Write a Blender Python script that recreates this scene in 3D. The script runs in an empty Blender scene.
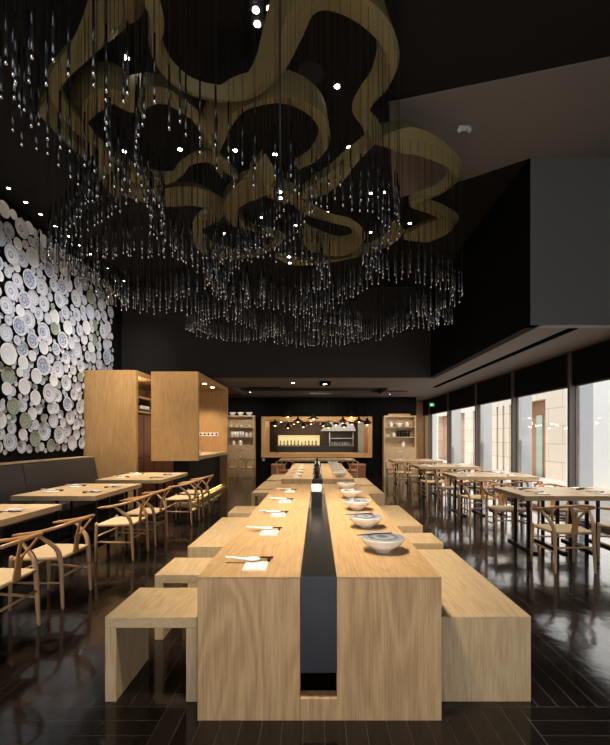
import bpy, bmesh, math, random
from mathutils import Vector, Matrix, Euler
random.seed(7)
PI = math.pi
C = bpy.context.scene.collection
S = bpy.context.scene

# ------------------------------------------------------------------ materials
def new_mat(name):
    m = bpy.data.materials.new(name); m.use_nodes = True
    nt = m.node_tree
    b = nt.nodes['Principled BSDF']
    return m, nt, b

def plain(name, col, rough=.5, metal=0., spec=.5, emit=None, estr=0., noise=.0, nscale=20):
    m, nt, b = new_mat(name)
    b.inputs['Base Color'].default_value = (*col, 1)
    b.inputs['Roughness'].default_value = rough
    b.inputs['Metallic'].default_value = metal
    b.inputs['Specular IOR Level'].default_value = spec
    if emit:
        b.inputs['Emission Color'].default_value = (*emit, 1)
        b.inputs['Emission Strength'].default_value = estr
    if noise:
        tc = nt.nodes.new('ShaderNodeTexCoord'); n = nt.nodes.new('ShaderNodeTexNoise')
        n.inputs['Scale'].default_value = nscale; n.inputs['Detail'].default_value = 4
        nt.links.new(tc.outputs['Object'], n.inputs['Vector'])
        mx = nt.nodes.new('ShaderNodeMix'); mx.data_type = 'RGBA'
        mx.inputs[6].default_value = tuple(c*(1-noise) for c in col)+(1,)
        mx.inputs[7].default_value = tuple(min(1, c*(1+noise)) for c in col)+(1,)
        nt.links.new(n.outputs['Fac'], mx.inputs[0]); nt.links.new(mx.outputs[2], b.inputs['Base Color'])
    return m

def wood(name, axis, dark, light, rough=.42, fine=120., cath=7., spec=.4, bump=.02, camp=.055):
    m, nt, b = new_mat(name)
    N = nt.nodes; L = nt.links
    tc = N.new('ShaderNodeTexCoord'); oi = N.new('ShaderNodeObjectInfo')
    add = N.new('ShaderNodeVectorMath'); add.operation = 'ADD'
    cm = N.new('ShaderNodeCombineXYZ')
    ml = N.new('ShaderNodeMath'); ml.operation = 'MULTIPLY'; ml.inputs[1].default_value = 13.
    L.new(oi.outputs['Random'], ml.inputs[0])
    for i in range(3): L.new(ml.outputs[0], cm.inputs[i])
    L.new(tc.outputs['Object'], add.inputs[0]); L.new(cm.outputs[0], add.inputs[1])
    def mapped(a, across):
        mp = N.new('ShaderNodeMapping')
        s = [across]*3; s['XYZ'.index(axis)] = a
        mp.inputs['Scale'].default_value = s
        L.new(add.outputs[0], mp.inputs['Vector']); return mp
    n1 = N.new('ShaderNodeTexNoise'); n1.inputs['Scale'].default_value = 1.; n1.inputs['Detail'].default_value = 5; n1.inputs['Roughness'].default_value = .6
    L.new(mapped(fine*.035, fine).outputs[0], n1.inputs['Vector'])
    n2 = N.new('ShaderNodeTexNoise'); n2.inputs['Scale'].default_value = 1.; n2.inputs['Detail'].default_value = 2; n2.inputs['Distortion'].default_value = .4
    L.new(mapped(cath*.1, cath*.5).outputs[0], n2.inputs['Vector'])
    m2 = N.new('ShaderNodeMath'); m2.operation = 'MULTIPLY'; m2.inputs[1].default_value = 75.
    L.new(n2.outputs['Fac'], m2.inputs[0])
    sn = N.new('ShaderNodeMath'); sn.operation = 'SINE'; L.new(m2.outputs[0], sn.inputs[0])
    sc = N.new('ShaderNodeMath'); sc.operation = 'MULTIPLY_ADD'; sc.inputs[1].default_value = camp; sc.inputs[2].default_value = .0
    L.new(sn.outputs[0], sc.inputs[0])
    ad = N.new('ShaderNodeMath'); ad.operation = 'ADD'; L.new(sc.outputs[0], ad.inputs[0]); L.new(n1.outputs['Fac'], ad.inputs[1])
    rp = N.new('ShaderNodeValToRGB')
    rp.color_ramp.elements[0].position = .28; rp.color_ramp.elements[0].color = (*dark, 1)
    rp.color_ramp.elements[1].position = .68; rp.color_ramp.elements[1].color = (*light, 1)
    L.new(ad.outputs[0], rp.inputs[0]); L.new(rp.outputs[0], b.inputs['Base Color'])
    b.inputs['Roughness'].default_value = rough; b.inputs['Specular IOR Level'].default_value = spec
    if bump:
        bp = N.new('ShaderNodeBump'); bp.inputs['Strength'].default_value = bump; bp.inputs['Distance'].default_value = .002
        L.new(ad.outputs[0], bp.inputs['Height']); L.new(bp.outputs[0], b.inputs['Normal'])
    return m

OAK_D, OAK_L = (.37, .222, .108), (.56, .368, .19)
oak = {a: wood('oak_'+a, a, OAK_D, OAK_L) for a in 'XY'}; oak['Z'] = wood('oak_Z', 'Z', OAK_D, OAK_L, camp=.11, cath=5.)
ASH_D, ASH_L = (.40, .27, .145), (.57, .42, .25)
ash = {a: wood('ash_'+a, a, ASH_D, ASH_L, rough=.45) for a in 'XYZ'}
CAB_D, CAB_L = (.34, .19, .075), (.48, .29, .125)
cab = {a: wood('veneer_'+a, a, CAB_D, CAB_L, rough=.5, fine=90, cath=5) for a in 'XYZ'}
chair_wood = plain('chair_wood', (.52, .315, .165), .4, noise=.16, nscale=9)
rail_wood = plain('chair_rail_wood', (.50, .255, .10), .36, noise=.14, nscale=9)
black_metal = plain('black_metal', (.012, .012, .013), .4, .6)
steel_dark = plain('dark_steel', (.105, .105, .112), .26, .9, noise=.2, nscale=6)
white_ceramic = plain('white_ceramic', (.80, .80, .80), .16)
napkin_mat = plain('napkin_linen', (.82, .80, .77), .9)
dark_wood = plain('dark_lacquer', (.03, .017, .012), .3)
leather = plain('brown_leather', (.042, .034, .031), .48, noise=.2, nscale=14)
black_paint = plain('black_paint', (.011, .0098, .009), .75, spec=.2)
wall_black = plain('wall_black', (.0055, .0055, .0055), .9, spec=.08)
grey_paint = plain('grey_paint', (.16, .155, .152), .85, spec=.2)
grey_ceiling = plain('grey_ceiling_tone', (.20, .175, .162), .85, spec=.2)
bulk_paint = plain('bulkhead_paint', (.036, .034, .033), .9, spec=.08)
soffit_paint = plain('soffit_paint', (.115, .094, .083), .85, spec=.2)
mullion_mat = plain('bronze_mullion', (.075, .058, .052), .5, .2)
chrome = plain('chrome', (.7, .7, .72), .15, 1.)
white_plastic = plain('white_plastic', (.7, .7, .7), .4)

# paper cord seat
def cord_mat():
    m, nt, b = new_mat('paper_cord'); N = nt.nodes; L = nt.links
    tc = N.new('ShaderNodeTexCoord'); w = N.new('ShaderNodeTexWave'); w.inputs['Scale'].default_value = 55; w.inputs['Distortion'].default_value = .6
    L.new(tc.outputs['Object'], w.inputs['Vector'])
    rp = N.new('ShaderNodeValToRGB'); rp.color_ramp.elements[0].color = (.50, .36, .20, 1); rp.color_ramp.elements[1].color = (.72, .56, .36, 1)
    L.new(w.outputs['Fac'], rp.inputs[0]); L.new(rp.outputs[0], b.inputs['Base Color']); b.inputs['Roughness'].default_value = .75
    bp = N.new('ShaderNodeBump'); bp.inputs['Strength'].default_value = .3; bp.inputs['Distance'].default_value = .003
    L.new(w.outputs['Fac'], bp.inputs['Height']); L.new(bp.outputs[0], b.inputs['Normal'])
    return m
cord = cord_mat()

def floor_mat():
    m, nt, b = new_mat('dark_timber_floor'); N = nt.nodes; L = nt.links
    tc = N.new('ShaderNodeTexCoord'); sp = N.new('ShaderNodeSeparateXYZ'); L.new(tc.outputs['Object'], sp.inputs[0])
    CELL = 1.93
    def m1(op, a, bb):
        n = N.new('ShaderNodeMath'); n.operation = op
        for i, v in enumerate((a, bb)):
            if v is None: continue
            if isinstance(v, (int, float)): n.inputs[i].default_value = v
            else: L.new(v, n.inputs[i])
        return n.outputs[0]
    xs = m1('ADD', sp.outputs[0], .82 + CELL*10); ys = m1('ADD', sp.outputs[1], CELL*10 - .3)
    fx = m1('FLOOR', m1('DIVIDE', xs, CELL), None); fy = m1('FLOOR', m1('DIVIDE', ys, CELL), None)
    par = m1('MODULO', m1('ADD', fx, fy), 2.)
    par = m1('LESS_THAN', par, .5)
    ca = N.new('ShaderNodeCombineXYZ'); L.new(xs, ca.inputs[0]); L.new(ys, ca.inputs[1])
    cb = N.new('ShaderNodeCombineXYZ'); L.new(ys, cb.inputs[0]); L.new(xs, cb.inputs[1])
    outs = []
    for cv in (ca, cb):
        br = N.new('ShaderNodeTexBrick'); br.inputs['Scale'].default_value = 1.
        br.inputs['Brick Width'].default_value = CELL; br.inputs['Row Height'].default_value = CELL/18
        br.inputs['Mortar Size'].default_value = .0022; br.inputs['Mortar Smooth'].default_value = .3; br.inputs['Bias'].default_value = 0
        br.offset = 0
        br.inputs['Color1'].default_value = (.0062, .0045, .0038, 1); br.inputs['Color2'].default_value = (.014, .0095, .0078, 1)
        br.inputs['Mortar'].default_value = (.036, .031, .029, 1)
        L.new(cv.outputs[0], br.inputs['Vector']); outs.append(br)
    mx = N.new('ShaderNodeMix'); mx.data_type = 'RGBA'; L.new(par, mx.inputs[0]); L.new(outs[0].outputs[0], mx.inputs[6]); L.new(outs[1].outputs[0], mx.inputs[7])
    L.new(mx.outputs[2], b.inputs['Base Color'])
    mf = N.new('ShaderNodeMix'); mf.data_type = 'FLOAT'; L.new(par, mf.inputs[0]); L.new(outs[0].outputs['Fac'], mf.inputs[2]); L.new(outs[1].outputs['Fac'], mf.inputs[3])
    nz = N.new('ShaderNodeTexNoise'); nz.inputs['Scale'].default_value = 2.2; nz.inputs['Detail'].default_value = 5; L.new(tc.outputs['Object'], nz.inputs['Vector'])
    mr = N.new('ShaderNodeMapRange'); mr.inputs['To Min'].default_value = .05; mr.inputs['To Max'].default_value = .15
    L.new(nz.outputs['Fac'], mr.inputs['Value']); L.new(mr.outputs[0], b.inputs['Roughness'])
    b.inputs['Specular IOR Level'].default_value = .42
    nb = N.new('ShaderNodeTexNoise'); nb.inputs['Scale'].default_value = 9; nb.inputs['Detail'].default_value = 4; L.new(tc.outputs['Object'], nb.inputs['Vector'])
    sm = N.new('ShaderNodeMath'); sm.operation = 'MULTIPLY_ADD'; sm.inputs[1].default_value = -.6; L.new(mf.outputs[0], sm.inputs[0]); L.new(nb.outputs['Fac'], sm.inputs[2])
    bp = N.new('ShaderNodeBump'); bp.inputs['Strength'].default_value = .2; bp.inputs['Distance'].default_value = .006
    L.new(sm.outputs[0], bp.inputs['Height']); L.new(bp.outputs[0], b.inputs['Normal'])
    return m

def stone_mat():
    m, nt, b = new_mat('cream_stone'); N = nt.nodes; L = nt.links
    tc = N.new('ShaderNodeTexCoord'); sp = N.new('ShaderNodeSeparateXYZ'); L.new(tc.outputs['Object'], sp.inputs[0])
    cb = N.new('ShaderNodeCombineXYZ'); L.new(sp.outputs[1], cb.inputs[0]); L.new(sp.outputs[2], cb.inputs[1])
    br = N.new('ShaderNodeTexBrick'); br.inputs['Scale'].default_value = 1.; br.inputs['Brick Width'].default_value = 1.6; br.inputs['Row Height'].default_value = .62
    br.inputs['Mortar Size'].default_value = .012; br.offset = .5
    br.inputs['Color1'].default_value = (.78, .68, .55, 1); br.inputs['Color2'].default_value = (.86, .77, .64, 1); br.inputs['Mortar'].default_value = (.55, .45, .33, 1)
    L.new(cb.outputs[0], br.inputs['Vector']); L.new(br.outputs[0], b.inputs['Base Color']); b.inputs['Roughness'].default_value = .8
    return m

def glass_mat(name='window_glass', fac=.06):
    m, nt, b = new_mat(name); N = nt.nodes; L = nt.links
    N.remove(b)
    tr = N.new('ShaderNodeBsdfTransparent'); gl = N.new('ShaderNodeBsdfGlossy'); gl.inputs['Roughness'].default_value = .02
    fr = N.new('ShaderNodeFresnel'); fr.inputs['IOR'].default_value = 1.45
    mx = N.new('ShaderNodeMixShader'); ge = N.new('ShaderNodeNewGeometry'); fm = N.new('ShaderNodeMath'); fm.operation = 'MULTIPLY'; om = N.new('ShaderNodeMath'); om.operation = 'SUBTRACT'; om.inputs[0].default_value = 1.
    om.inputs[0].default_value = .55; L.new(ge.outputs['Backfacing'], om.inputs[1]); om.use_clamp = True; L.new(om.outputs[0], fm.inputs[0]); L.new(fr.outputs[0], fm.inputs[1]); L.new(fm.outputs[0], mx.inputs[0]); L.new(tr.outputs[0], mx.inputs[1]); L.new(gl.outputs[0], mx.inputs[2])
    L.new(mx.outputs[0], N['Material Output'].inputs['Surface'])
    return m
glass = glass_mat()

def plate_mat(name, stops, noise_amt, nscale, rough=.25):
    m, nt, b = new_mat(name); N = nt.nodes; L = nt.links
    uv = N.new('ShaderNodeUVMap'); ln = N.new('ShaderNodeVectorMath'); ln.operation = 'LENGTH'; L.new(uv.outputs[0], ln.inputs[0])
    oi = N.new('ShaderNodeObjectInfo')
    n = N.new('ShaderNodeTexNoise'); n.noise_dimensions = '4D'; n.inputs['Scale'].default_value = nscale; n.inputs['Detail'].default_value = 2
    L.new(uv.outputs[0], n.inputs['Vector'])
    w = N.new('ShaderNodeMath'); w.operation = 'MULTIPLY'; w.inputs[1].default_value = 40; L.new(oi.outputs['Random'], w.inputs[0]); L.new(w.outputs[0], n.inputs['W'])
    ma = N.new('ShaderNodeMath'); ma.operation = 'MULTIPLY_ADD'; ma.inputs[1].default_value = noise_amt; ma.inputs[2].default_value = -.5*noise_amt; L.new(n.outputs['Fac'], ma.inputs[0])
    ad = N.new('ShaderNodeMath'); ad.operation = 'ADD'; L.new(ln.outputs['Value'], ad.inputs[0]); L.new(ma.outputs[0], ad.inputs[1])
    rp = N.new('ShaderNodeValToRGB'); cr = rp.color_ramp
    while len(cr.elements) > 1: cr.elements.remove(cr.elements[-1])
    cr.elements[0].position = stops[0][0]; cr.elements[0].color = (*stops[0][1], 1)
    for p, c in stops[1:]:
        e = cr.elements.new(p); e.color = (*c, 1)
    L.new(ad.outputs[0], rp.inputs[0]); L.new(rp.outputs[0], b.inputs['Base Color']); b.inputs['Roughness'].default_value = rough
    return m
W = (.54, .545, .56); BL = (.10, .13, .25); LB = (.27, .31, .41); CE = (.27, .30, .23); CD = (.17, .20, .15); LV = (.38, .385, .46)
plate_mats = [
    ('white plate with blue ringed rim', plate_mat('plate_blue_ring', [(0, LB), (.12, W), (.30, BL), (.38, W), (.60, W), (.66, LB), (.72, W), (.9, LV), (1., W)], .25, 4)),
    ('white plate with blue flower centre', plate_mat('plate_blue_flower', [(0, BL), (.2, LB), (.32, W), (.42, BL), (.5, W), (.72, W), (.8, LB), (.9, W)], .5, 5)),
    ('pale lavender glazed plate', plate_mat('plate_lavender', [(0, LV), (.3, W), (.45, LB), (.55, W), (.85, LV), (1, W)], .2, 3)),
    ('plain white plate', plate_mat('plate_white', [(0, W), (.5, (.60, .60, .62)), (.56, W), (1, (.70, .69, .68))], .1, 3)),
    ('celadon green plate', plate_mat('plate_celadon', [(0, CE), (.35, CD), (.45, CE), (.75, CD), (.85, CE), (1, CE)], .35, 4)),
    ('white plate with blue scroll pattern', plate_mat('plate_blue_scroll', [(0, W), (.2, LB), (.3, BL), (.4, LB), (.5, W), (.62, BL), (.7, LB), (.85, W)], .7, 6)),
]
bowl_mat = plate_mat('bowl_blue_white', [(0, (.10, .15, .36)), (.22, (.16, .22, .45)), (.30, (.72, .74, .8)), (.45, (.72, .74, .8)), (.55, (.10, .15, .36)), (.66, (.28, .35, .55)), (.74, (.74, .76, .8)), (.85, (.55, .6, .72)), (.93, (.8, .8, .82))], .42, 2.6, .15)

# ------------------------------------------------------------------ mesh builder
class MB:
    def __init__(s): s.v = []; s.f = []; s.sm = []; s.mi = []; s.uv = {}
    def add(s, vs, fs, smooth=False, mi=0):
        o = len(s.v); s.v += [tuple(v) for v in vs]
        for f in fs: s.f.append(tuple(i+o for i in f)); s.sm.append(smooth); s.mi.append(mi)
        return o
    def box(s, x0, x1, y0, y1, z0, z1, mi=0):
        vs = [(x, y, z) for z in (z0, z1) for y in (y0, y1) for x in (x0, x1)]
        s.add(vs, [(0,2,3,1), (4,5,7,6), (0,1,5,4), (2,6,7,3), (0,4,6,2), (1,3,7,5)], False, mi); return s
    def prism(s, poly, z0, z1, mi=0):
        n = len(poly); vs = [(x, y, z0) for x, y in poly]+[(x, y, z1) for x, y in poly]
        s.add(vs, [tuple(range(n))[::-1], tuple(range(n, 2*n))]+[(i, (i+1) % n, (i+1) % n+n, i+n) for i in range(n)], False, mi); return s
    def tube(s, pts, r, n=10, caps=True, flat=None, mi=0):
        pts = [Vector(p) for p in pts]; m = len(pts)
        rr = r if isinstance(r, (list, tuple)) else [r]*m
        t0 = (pts[1]-pts[0]).normalized()
        up = Vector((0, 0, 1)) if abs(t0.z) < .9 else Vector((1, 0, 0))
        a = t0.cross(up).normalized(); vs = []
        for i, p in enumerate(pts):
            t = (pts[min(i+1, m-1)]-pts[max(i-1, 0)]).normalized()
            a = (a-t*a.dot(t)).normalized(); b = t.cross(a)
            fl = flat if flat else 1.
            for k in range(n):
                an = 2*PI*k/n
                vs.append(p+a*(math.cos(an)*rr[i])+b*(math.sin(an)*rr[i]*fl))
        fs = [(i*n+k, i*n+(k+1) % n, (i+1)*n+(k+1) % n, (i+1)*n+k) for i in range(m-1) for k in range(n)]
        s.add(vs, fs, True, mi)
        if caps:
            o = len(s.v)-m*n
            s.f.append(tuple(o+k for k in range(n))[::-1]); s.sm.append(False); s.mi.append(mi)
            s.f.append(tuple(o+(m-1)*n+k for k in range(n))); s.sm.append(False); s.mi.append(mi)
        return s
    def lathe(s, prof, n=24, c=(0, 0, 0), mi=0, uvscale=None):
        vs = []; m = len(prof)
        for r, z in prof:
            for k in range(n):
                a = 2*PI*k/n; vs.append((c[0]+r*math.cos(a), c[1]+r*math.sin(a), c[2]+z))
        fs = [(i*n+k, i*n+(k+1) % n, (i+1)*n+(k+1) % n, (i+1)*n+k) for i in range(m-1) for k in range(n)]
        s.add(vs, fs, True, mi)
        o = len(s.v)-m*n
        if prof[0][0] > 1e-6: s.f.append(tuple(o+k for k in range(n))[::-1]); s.sm.append(False); s.mi.append(mi)
        if prof[-1][0] > 1e-6: s.f.append(tuple(o+(m-1)*n+k for k in range(n))); s.sm.append(False); s.mi.append(mi)
        return s
    def sphere(s, c, r, n=12, m=8, mi=0, sz=1.):
        return s.lathe([(max(r*math.sin(PI*i/m), 1e-7), -r*sz*math.cos(PI*i/m)) for i in range(m+1)], n, c, mi)
    def grid(s, rows, smooth=True, mi=0):
        h = len(rows); w = len(rows[0]); vs = [p for r in rows for p in r]
        s.add(vs, [(i*w+j, i*w+j+1, (i+1)*w+j+1, (i+1)*w+j) for i in range(h-1) for j in range(w-1)], smooth, mi); return s
    def mesh(s, name, mats, fix=True):
        me = bpy.data.meshes.new(name); me.from_pydata(s.v, [], s.f)
        me.polygons.foreach_set('use_smooth', s.sm); me.polygons.foreach_set('material_index', s.mi)
        for m in (mats if isinstance(mats, (list, tuple)) else [mats]): me.materials.append(m)
        me.update()
        if fix:
            bm = bmesh.new(); bm.from_mesh(me); bmesh.ops.recalc_face_normals(bm, faces=bm.faces); bm.to_mesh(me); bm.free()
        return me
    def build(s, name, mats, parent=None, bevel=0., loc=None, segs=2, fix=True):
        o = bpy.data.objects.new(name, s.mesh(name, mats, fix)); C.objects.link(o)
        if parent: o.parent = parent
        if loc: o.location = loc
        if bevel:
            md = o.modifiers.new('bevel', 'BEVEL'); md.width = bevel; md.segments = segs; md.limit_method = 'ANGLE'; md.angle_limit = math.radians(40)
        return o

def spline(P, k=6):
    P = [Vector(p) for p in P]; out = []
    for i in range(len(P)-1):
        p0 = P[max(i-1, 0)]; p1 = P[i]; p2 = P[i+1]; p3 = P[min(i+2, len(P)-1)]
        for j in range(k):
            t = j/k
            out.append(.5*((2*p1)+(p2-p0)*t+(2*p0-5*p1+4*p2-p3)*t*t+(3*p1-p0-3*p2+p3)*t**3))
    out.append(P[-1]); return out

def tag(o, label, cat, group=None, kind=None):
    o['label'] = label; o['category'] = cat
    if group: o['group'] = group
    if kind: o['kind'] = kind
    return o
def thing(name, label, cat, loc=(0, 0, 0), rz=0., group=None):
    o = bpy.data.objects.new(name, None); C.objects.link(o); o.empty_display_size = .1
    o.location = loc; o.rotation_euler = (0, 0, rz); return tag(o, label, cat, group)
def struct(o):
    o['kind'] = 'structure'; return o
KIDS = {}
def kids(o):
    return [c for c in C.objects if c.parent == o]
def dup(root, label, loc, rz=0., group=None, scale=None):
    ks = KIDS.get(root.name)
    if ks is None: ks = KIDS[root.name] = [(c, kids(c)) for c in kids(root)]
    r = root.copy(); C.objects.link(r); r.location = loc; r.rotation_euler = (0, 0, rz); r['label'] = label
    if group: r['group'] = group
    if scale: r.scale = scale
    for c, sub in ks:
        d = c.copy(); C.objects.link(d); d.parent = r
        for g in sub:
            e = g.copy(); C.objects.link(e); e.parent = d
    return r
def lamp(name, kind, loc, energy, color=(1, 1, 1), size=.1, target=None, **kw):
    l = bpy.data.lights.new(name, kind); l.energy = energy; l.color = color
    if kind == 'AREA':
        l.shape = 'RECTANGLE'; l.size = size[0]; l.size_y = size[1]
    elif kind in ('SPOT', 'POINT'):
        l.shadow_soft_size = size
    for k, v in kw.items(): setattr(l, k, v)
    o = bpy.data.objects.new(name, l); C.objects.link(o); o.location = loc
    if target is not None:
        o.rotation_euler = (Vector(target)-Vector(loc)).to_track_quat('-Z', 'Y').to_euler()
    return o
ORD = ['first', 'second', 'third', 'fourth', 'fifth', 'sixth', 'seventh', 'eighth', 'ninth', 'tenth', 'eleventh', 'twelfth', 'thirteenth', 'fourteenth', 'fifteenth', 'sixteenth', 'seventeenth', 'eighteenth', 'nineteenth', 'twentieth']
def ordn(i):
    if i < 20: return ORD[i]
    i += 1
    suf = {1: 'st', 2: 'nd', 3: 'rd'}.get(i % 10, 'th') if i % 100 not in (11, 12, 13) else 'th'
    return '%d%s' % (i, suf)

# camera maths of the place (used to lay out ceiling lights and ribbons as plan positions)
F = 406.67; VX, VY, EYE = 317., 437., 1.48
def at_z(px, py, z):
    y = (z-EYE)*F/(VY-py); return ((px-VX)*y/F, y)

# ------------------------------------------------------------------ camera
cd = bpy.data.cameras.new('camera'); cam = bpy.data.objects.new('camera', cd); C.objects.link(cam)
cam.location = (0, 0, EYE); cam.rotation_euler = (PI/2, 0, 0)
cd.sensor_fit = 'HORIZONTAL'; cd.sensor_width = 36; cd.lens = 24.
cd.shift_x = -(VX-305)/610; cd.shift_y = (VY-372.5)/610
cd.clip_start = .05; cd.clip_end = 200
S.camera = cam

# ------------------------------------------------------------------ room shell
XL, XR, ZL, ZH = -4.9, 4.5, 2.98, 5.24
YC, XS, YB, YW = 5.45, 2.86, 10.2, 15.4
Y0 = -2.6
struct(MB().box(XL-.3, 14, Y0-.3, 34, -.2, 0).build('floor', floor_mat()))
struct(MB().box(XL-.2, XL, Y0, YB, 0, ZH+.2).build('wall_left', wall_black))
struct(MB().box(XL-.2, XL, YB, 18, 0, ZL+.2).build('wall_left_rear', wall_black))
struct(MB().box(XL-.2, XR+.3, Y0, YB+.2, ZH, ZH+.2).build('ceiling', black_paint))
# paler grey polygon, a thin slab just under the ceiling near the window corner
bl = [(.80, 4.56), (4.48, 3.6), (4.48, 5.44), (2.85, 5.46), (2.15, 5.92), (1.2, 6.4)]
struct(MB().prism(bl, ZH-.02, ZH-.002).build('ceiling_pale_area', grey_ceiling))
struct(MB().box(XL, XS, YB, YB+.2, ZL-.0, ZH).build('wall_bulkhead', bulk_paint))
struct(MB().box(XS, XS+.15, YC+.002, YB+.2, ZL, ZH).build('wall_soffit_side', wall_black))
struct(MB().box(XS+.001, XR+.3, YC, YC+.15, ZL, ZH).build('wall_corner', grey_paint))
# low ceilings
struct(MB().box(XS+.02, XR+.3, YC+.02, 18, ZL+.001, ZL+.12).build('ceiling_right', soffit_paint))
lc = MB()
tx0, tx1, ty0, ty1 = -2.6, 2.2, 12.4, 14.3     # recessed tray
lc.box(XL, XS+.03, YB+.02, ty0, ZL+.001, ZL+.12).box(XL, XS+.03, ty1, YW+2.5, ZL, ZL+.12).box(XL, tx0, ty0, ty1, ZL, ZL+.12).box(tx1, XS+.03, ty0, ty1, ZL, ZL+.12)
struct(lc.build('ceiling_rear', soffit_paint))
struct(MB().box(tx0-.02, tx1+.02, ty0-.02, ty1+.02, ZL+.12, ZL+.16).build('ceiling_tray', bulk_paint))
# rear wall with the kitchen hatch
HX0, HX1, HZ0, HZ1 = -2.08, 2.065, .71, 2.245
wr = MB()
wr.box(XL, HX0+.02, YW, YW+.2, 0, ZL).box(HX1-.02, 3.76, YW, YW+.2, 0, ZL).box(HX0+.02, HX1-.02, YW, YW+.2, 0, HZ0+.02).box(HX0+.02, HX1-.02, YW, YW+.2, HZ1-.02, ZL)
struct(wr.build('wall_rear', wall_black))
struct(MB().box(3.76, XR+.3, 17.3, 17.5, 0, ZL).build('wall_rear_corner', cab['Z']))
struct(MB().box(3.60, 3.76, YW+.2, 17.5, 0, ZL).build('wall_rear_return', cab['Z']))
# unseen wall behind the viewer; its glazing is added to bring light in
struct(MB().box(XL, XR+.3, Y0-.2, Y0, 2.9, ZH).box(XL, XR+.3, Y0-.2, Y0, 0, .15).box(XL, XL+.5, Y0-.2, Y0, .15, 2.9).box(XR-.4, XR+.3, Y0-.2, Y0, .15, 2.9).build('wall_front', grey_paint))
# window wall on the right: header above, posts, panes
HD = 2.39
struct(MB().box(XR, XR+.09, YC, 17.3, HD, ZL).build('wall_right', wall_black))
struct(MB().box(XR, XR+.3, Y0, 5.055, 0, ZH).box(XR, XR+.3, 5.055, YC, HD, ZH).build('wall_right_front', grey_paint))
posts = [5.1, 7.2, 9.3, 11.45, 13.9, 16.2]
for i, y in enumerate(posts):
    struct(MB().box(XR-.05, XR+.02, y-.032, y+.032, 0, ZL if y > YC else ZH).build('trim_%d' % (i+1), mullion_mat, bevel=.006))
ends = posts+[17.3]
for i in range(len(ends)-1):
    a, b = ends[i]+.034, ends[i+1]-.034; top = HD if a > 5 else 4.7
    w = bpy.data.objects.new('window_%d' % (i+1), None); C.objects.link(w); w.location = (XR+.06, (a+b)/2, 0); struct(w)
    h = (b-a)/2
    MB().box(-.02, .02, -h, -h+.03, 0, top).box(-.02, .02, h-.03, h, 0, top).box(-.02, .02, -h, h, 0, .05).box(-.02, .02, -h, h, top-.02, top).build('window_frame', mullion_mat, w)
    MB().box(-.006, .006, -h+.03, h-.03, .05, top-.02).build('window_pane', glass, w)
w = bpy.data.objects.new('window_20', None); C.objects.link(w); w.location = (-.1, Y0-.1, 0); struct(w)  # unseen front glazing, added for light from behind the viewer
fb = MB()
for x in (-4.3, -2.2, 0, 2.2, 4.15): fb.box(x-.05, x+.05, -.05, .05, .15, 2.9)
fb.build('window_frame', mullion_mat, w); MB().box(-4.25, 4.1, -.006, .006, .15, 2.9).build('window_pane', glass, w)

# outside: cream stone facade, brown recesses, white columns
stone = stone_mat()
brown_panel = plain('terracotta_panel', (.50, .27, .16), .7, noise=.15, nscale=3)
white_wall = plain('white_render', (.86, .86, .86), .7, noise=.03, nscale=2)
FX = 8.2
fac = MB(); openings = [(14.6, 16.15), (16.95, 17.35), (17.8, 17.98), (18.4, 18.58), (20.2, 21.4), (22.6, 23.4), (24.5, 27.5)]
y = 13.0
for a, b in openings:
    fac.box(FX, FX+.4, y, a, 0, 5); fac.box(FX, FX+.4, a, b, 2.85, 5); y = b
fac.box(FX, FX+.4, y, 34, 0, 5)
struct(fac.build('wall_outside', stone))
for a, b in openings: struct(MB().box(FX+.3, FX+.45, a-.02, b+.02, 0, 2.87).build('wall_outside_recess', brown_panel))
struct(MB().box(FX+.24, FX+.29, 15.25, 15.65, 0, 2.3).build('door_outside', plain('pale_green_glass', (.45, .55, .45), .2)))
struct(MB().box(FX-.25, FX+.4, 2, 13.0, 0, 5).build('wall_outside_white', white_wall))
for k, (px, X) in enumerate(((582, 5.75), (524, 5.75), (486, 5.8), (456, 5.9), (433, 6.))):
    yy = X*F/(px-VX)
    struct(MB().box(X-.15, X+.15, yy-.15, yy+.15, 0, 4.6).build('column_outside', white_wall, bevel=.01))
struct(MB().box(XR+.3, FX, 4, 34, 0, .01).build('pavement', plain('pale_paving', (.62, .58, .53), .8, noise=.1, nscale=4)))
# ------------------------------------------------------------------ communal tables
def communal_table(y0, label):
    t = thing('communal_table', label, 'table', (.013, y0, 0), 0, 'long communal tables')
    L_, H, T, hw = 4.2, .75, .07, .638; r0, r1 = -.1015, .091
    top = MB().box(-hw, r0, .0, L_, H-.005, H).box(r1, hw, 0, L_, H-.005, H).box(-hw, r0, T, L_-T, H-T, H-.005).box(r1, hw, T, L_-T, H-T, H-.005); top.box(r0, r1, .02, L_-.02, H-T, H-.012)
    for yy in (0,):
        top.build('tabletop', oak['Y'], t, .001)
    for k, yy in enumerate((0.001, L_-T-.001)):
        e = MB().box(-hw+.001, r0, yy, yy+T, 0, H-.0055).box(r1, hw-.001, yy, yy+T, 0, H-.0055).box(r0, r1, yy, yy+T, 0, .115)
        e.build('end_panel', oak['Z'], t, .002)
    for k in (-1, 1): MB().box(k*.3-.03, k*.3+.03, T, L_-T, H-T-.1, H-T).build('apron_beam', oak['Y'], t)
    rn = MB().box(r0+.002, r1-.002, .002, L_-.002, H-.012, H+.001).box(r0+.002, r1-.002, .002, .014, .25, H-.012).box(r0+.002, r1-.002, L_-.014, L_-.002, .25, H-.012)
    o = rn.build('steel_runner', steel_dark, t, .001); o['label'] = 'dark steel band down the centre and over the end'
    return t
communal_table(2.12, 'long pale oak communal table at the front with dark steel centre band')
communal_table(7.07, 'second long oak communal table, behind the front one and before the hatch')

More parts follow.
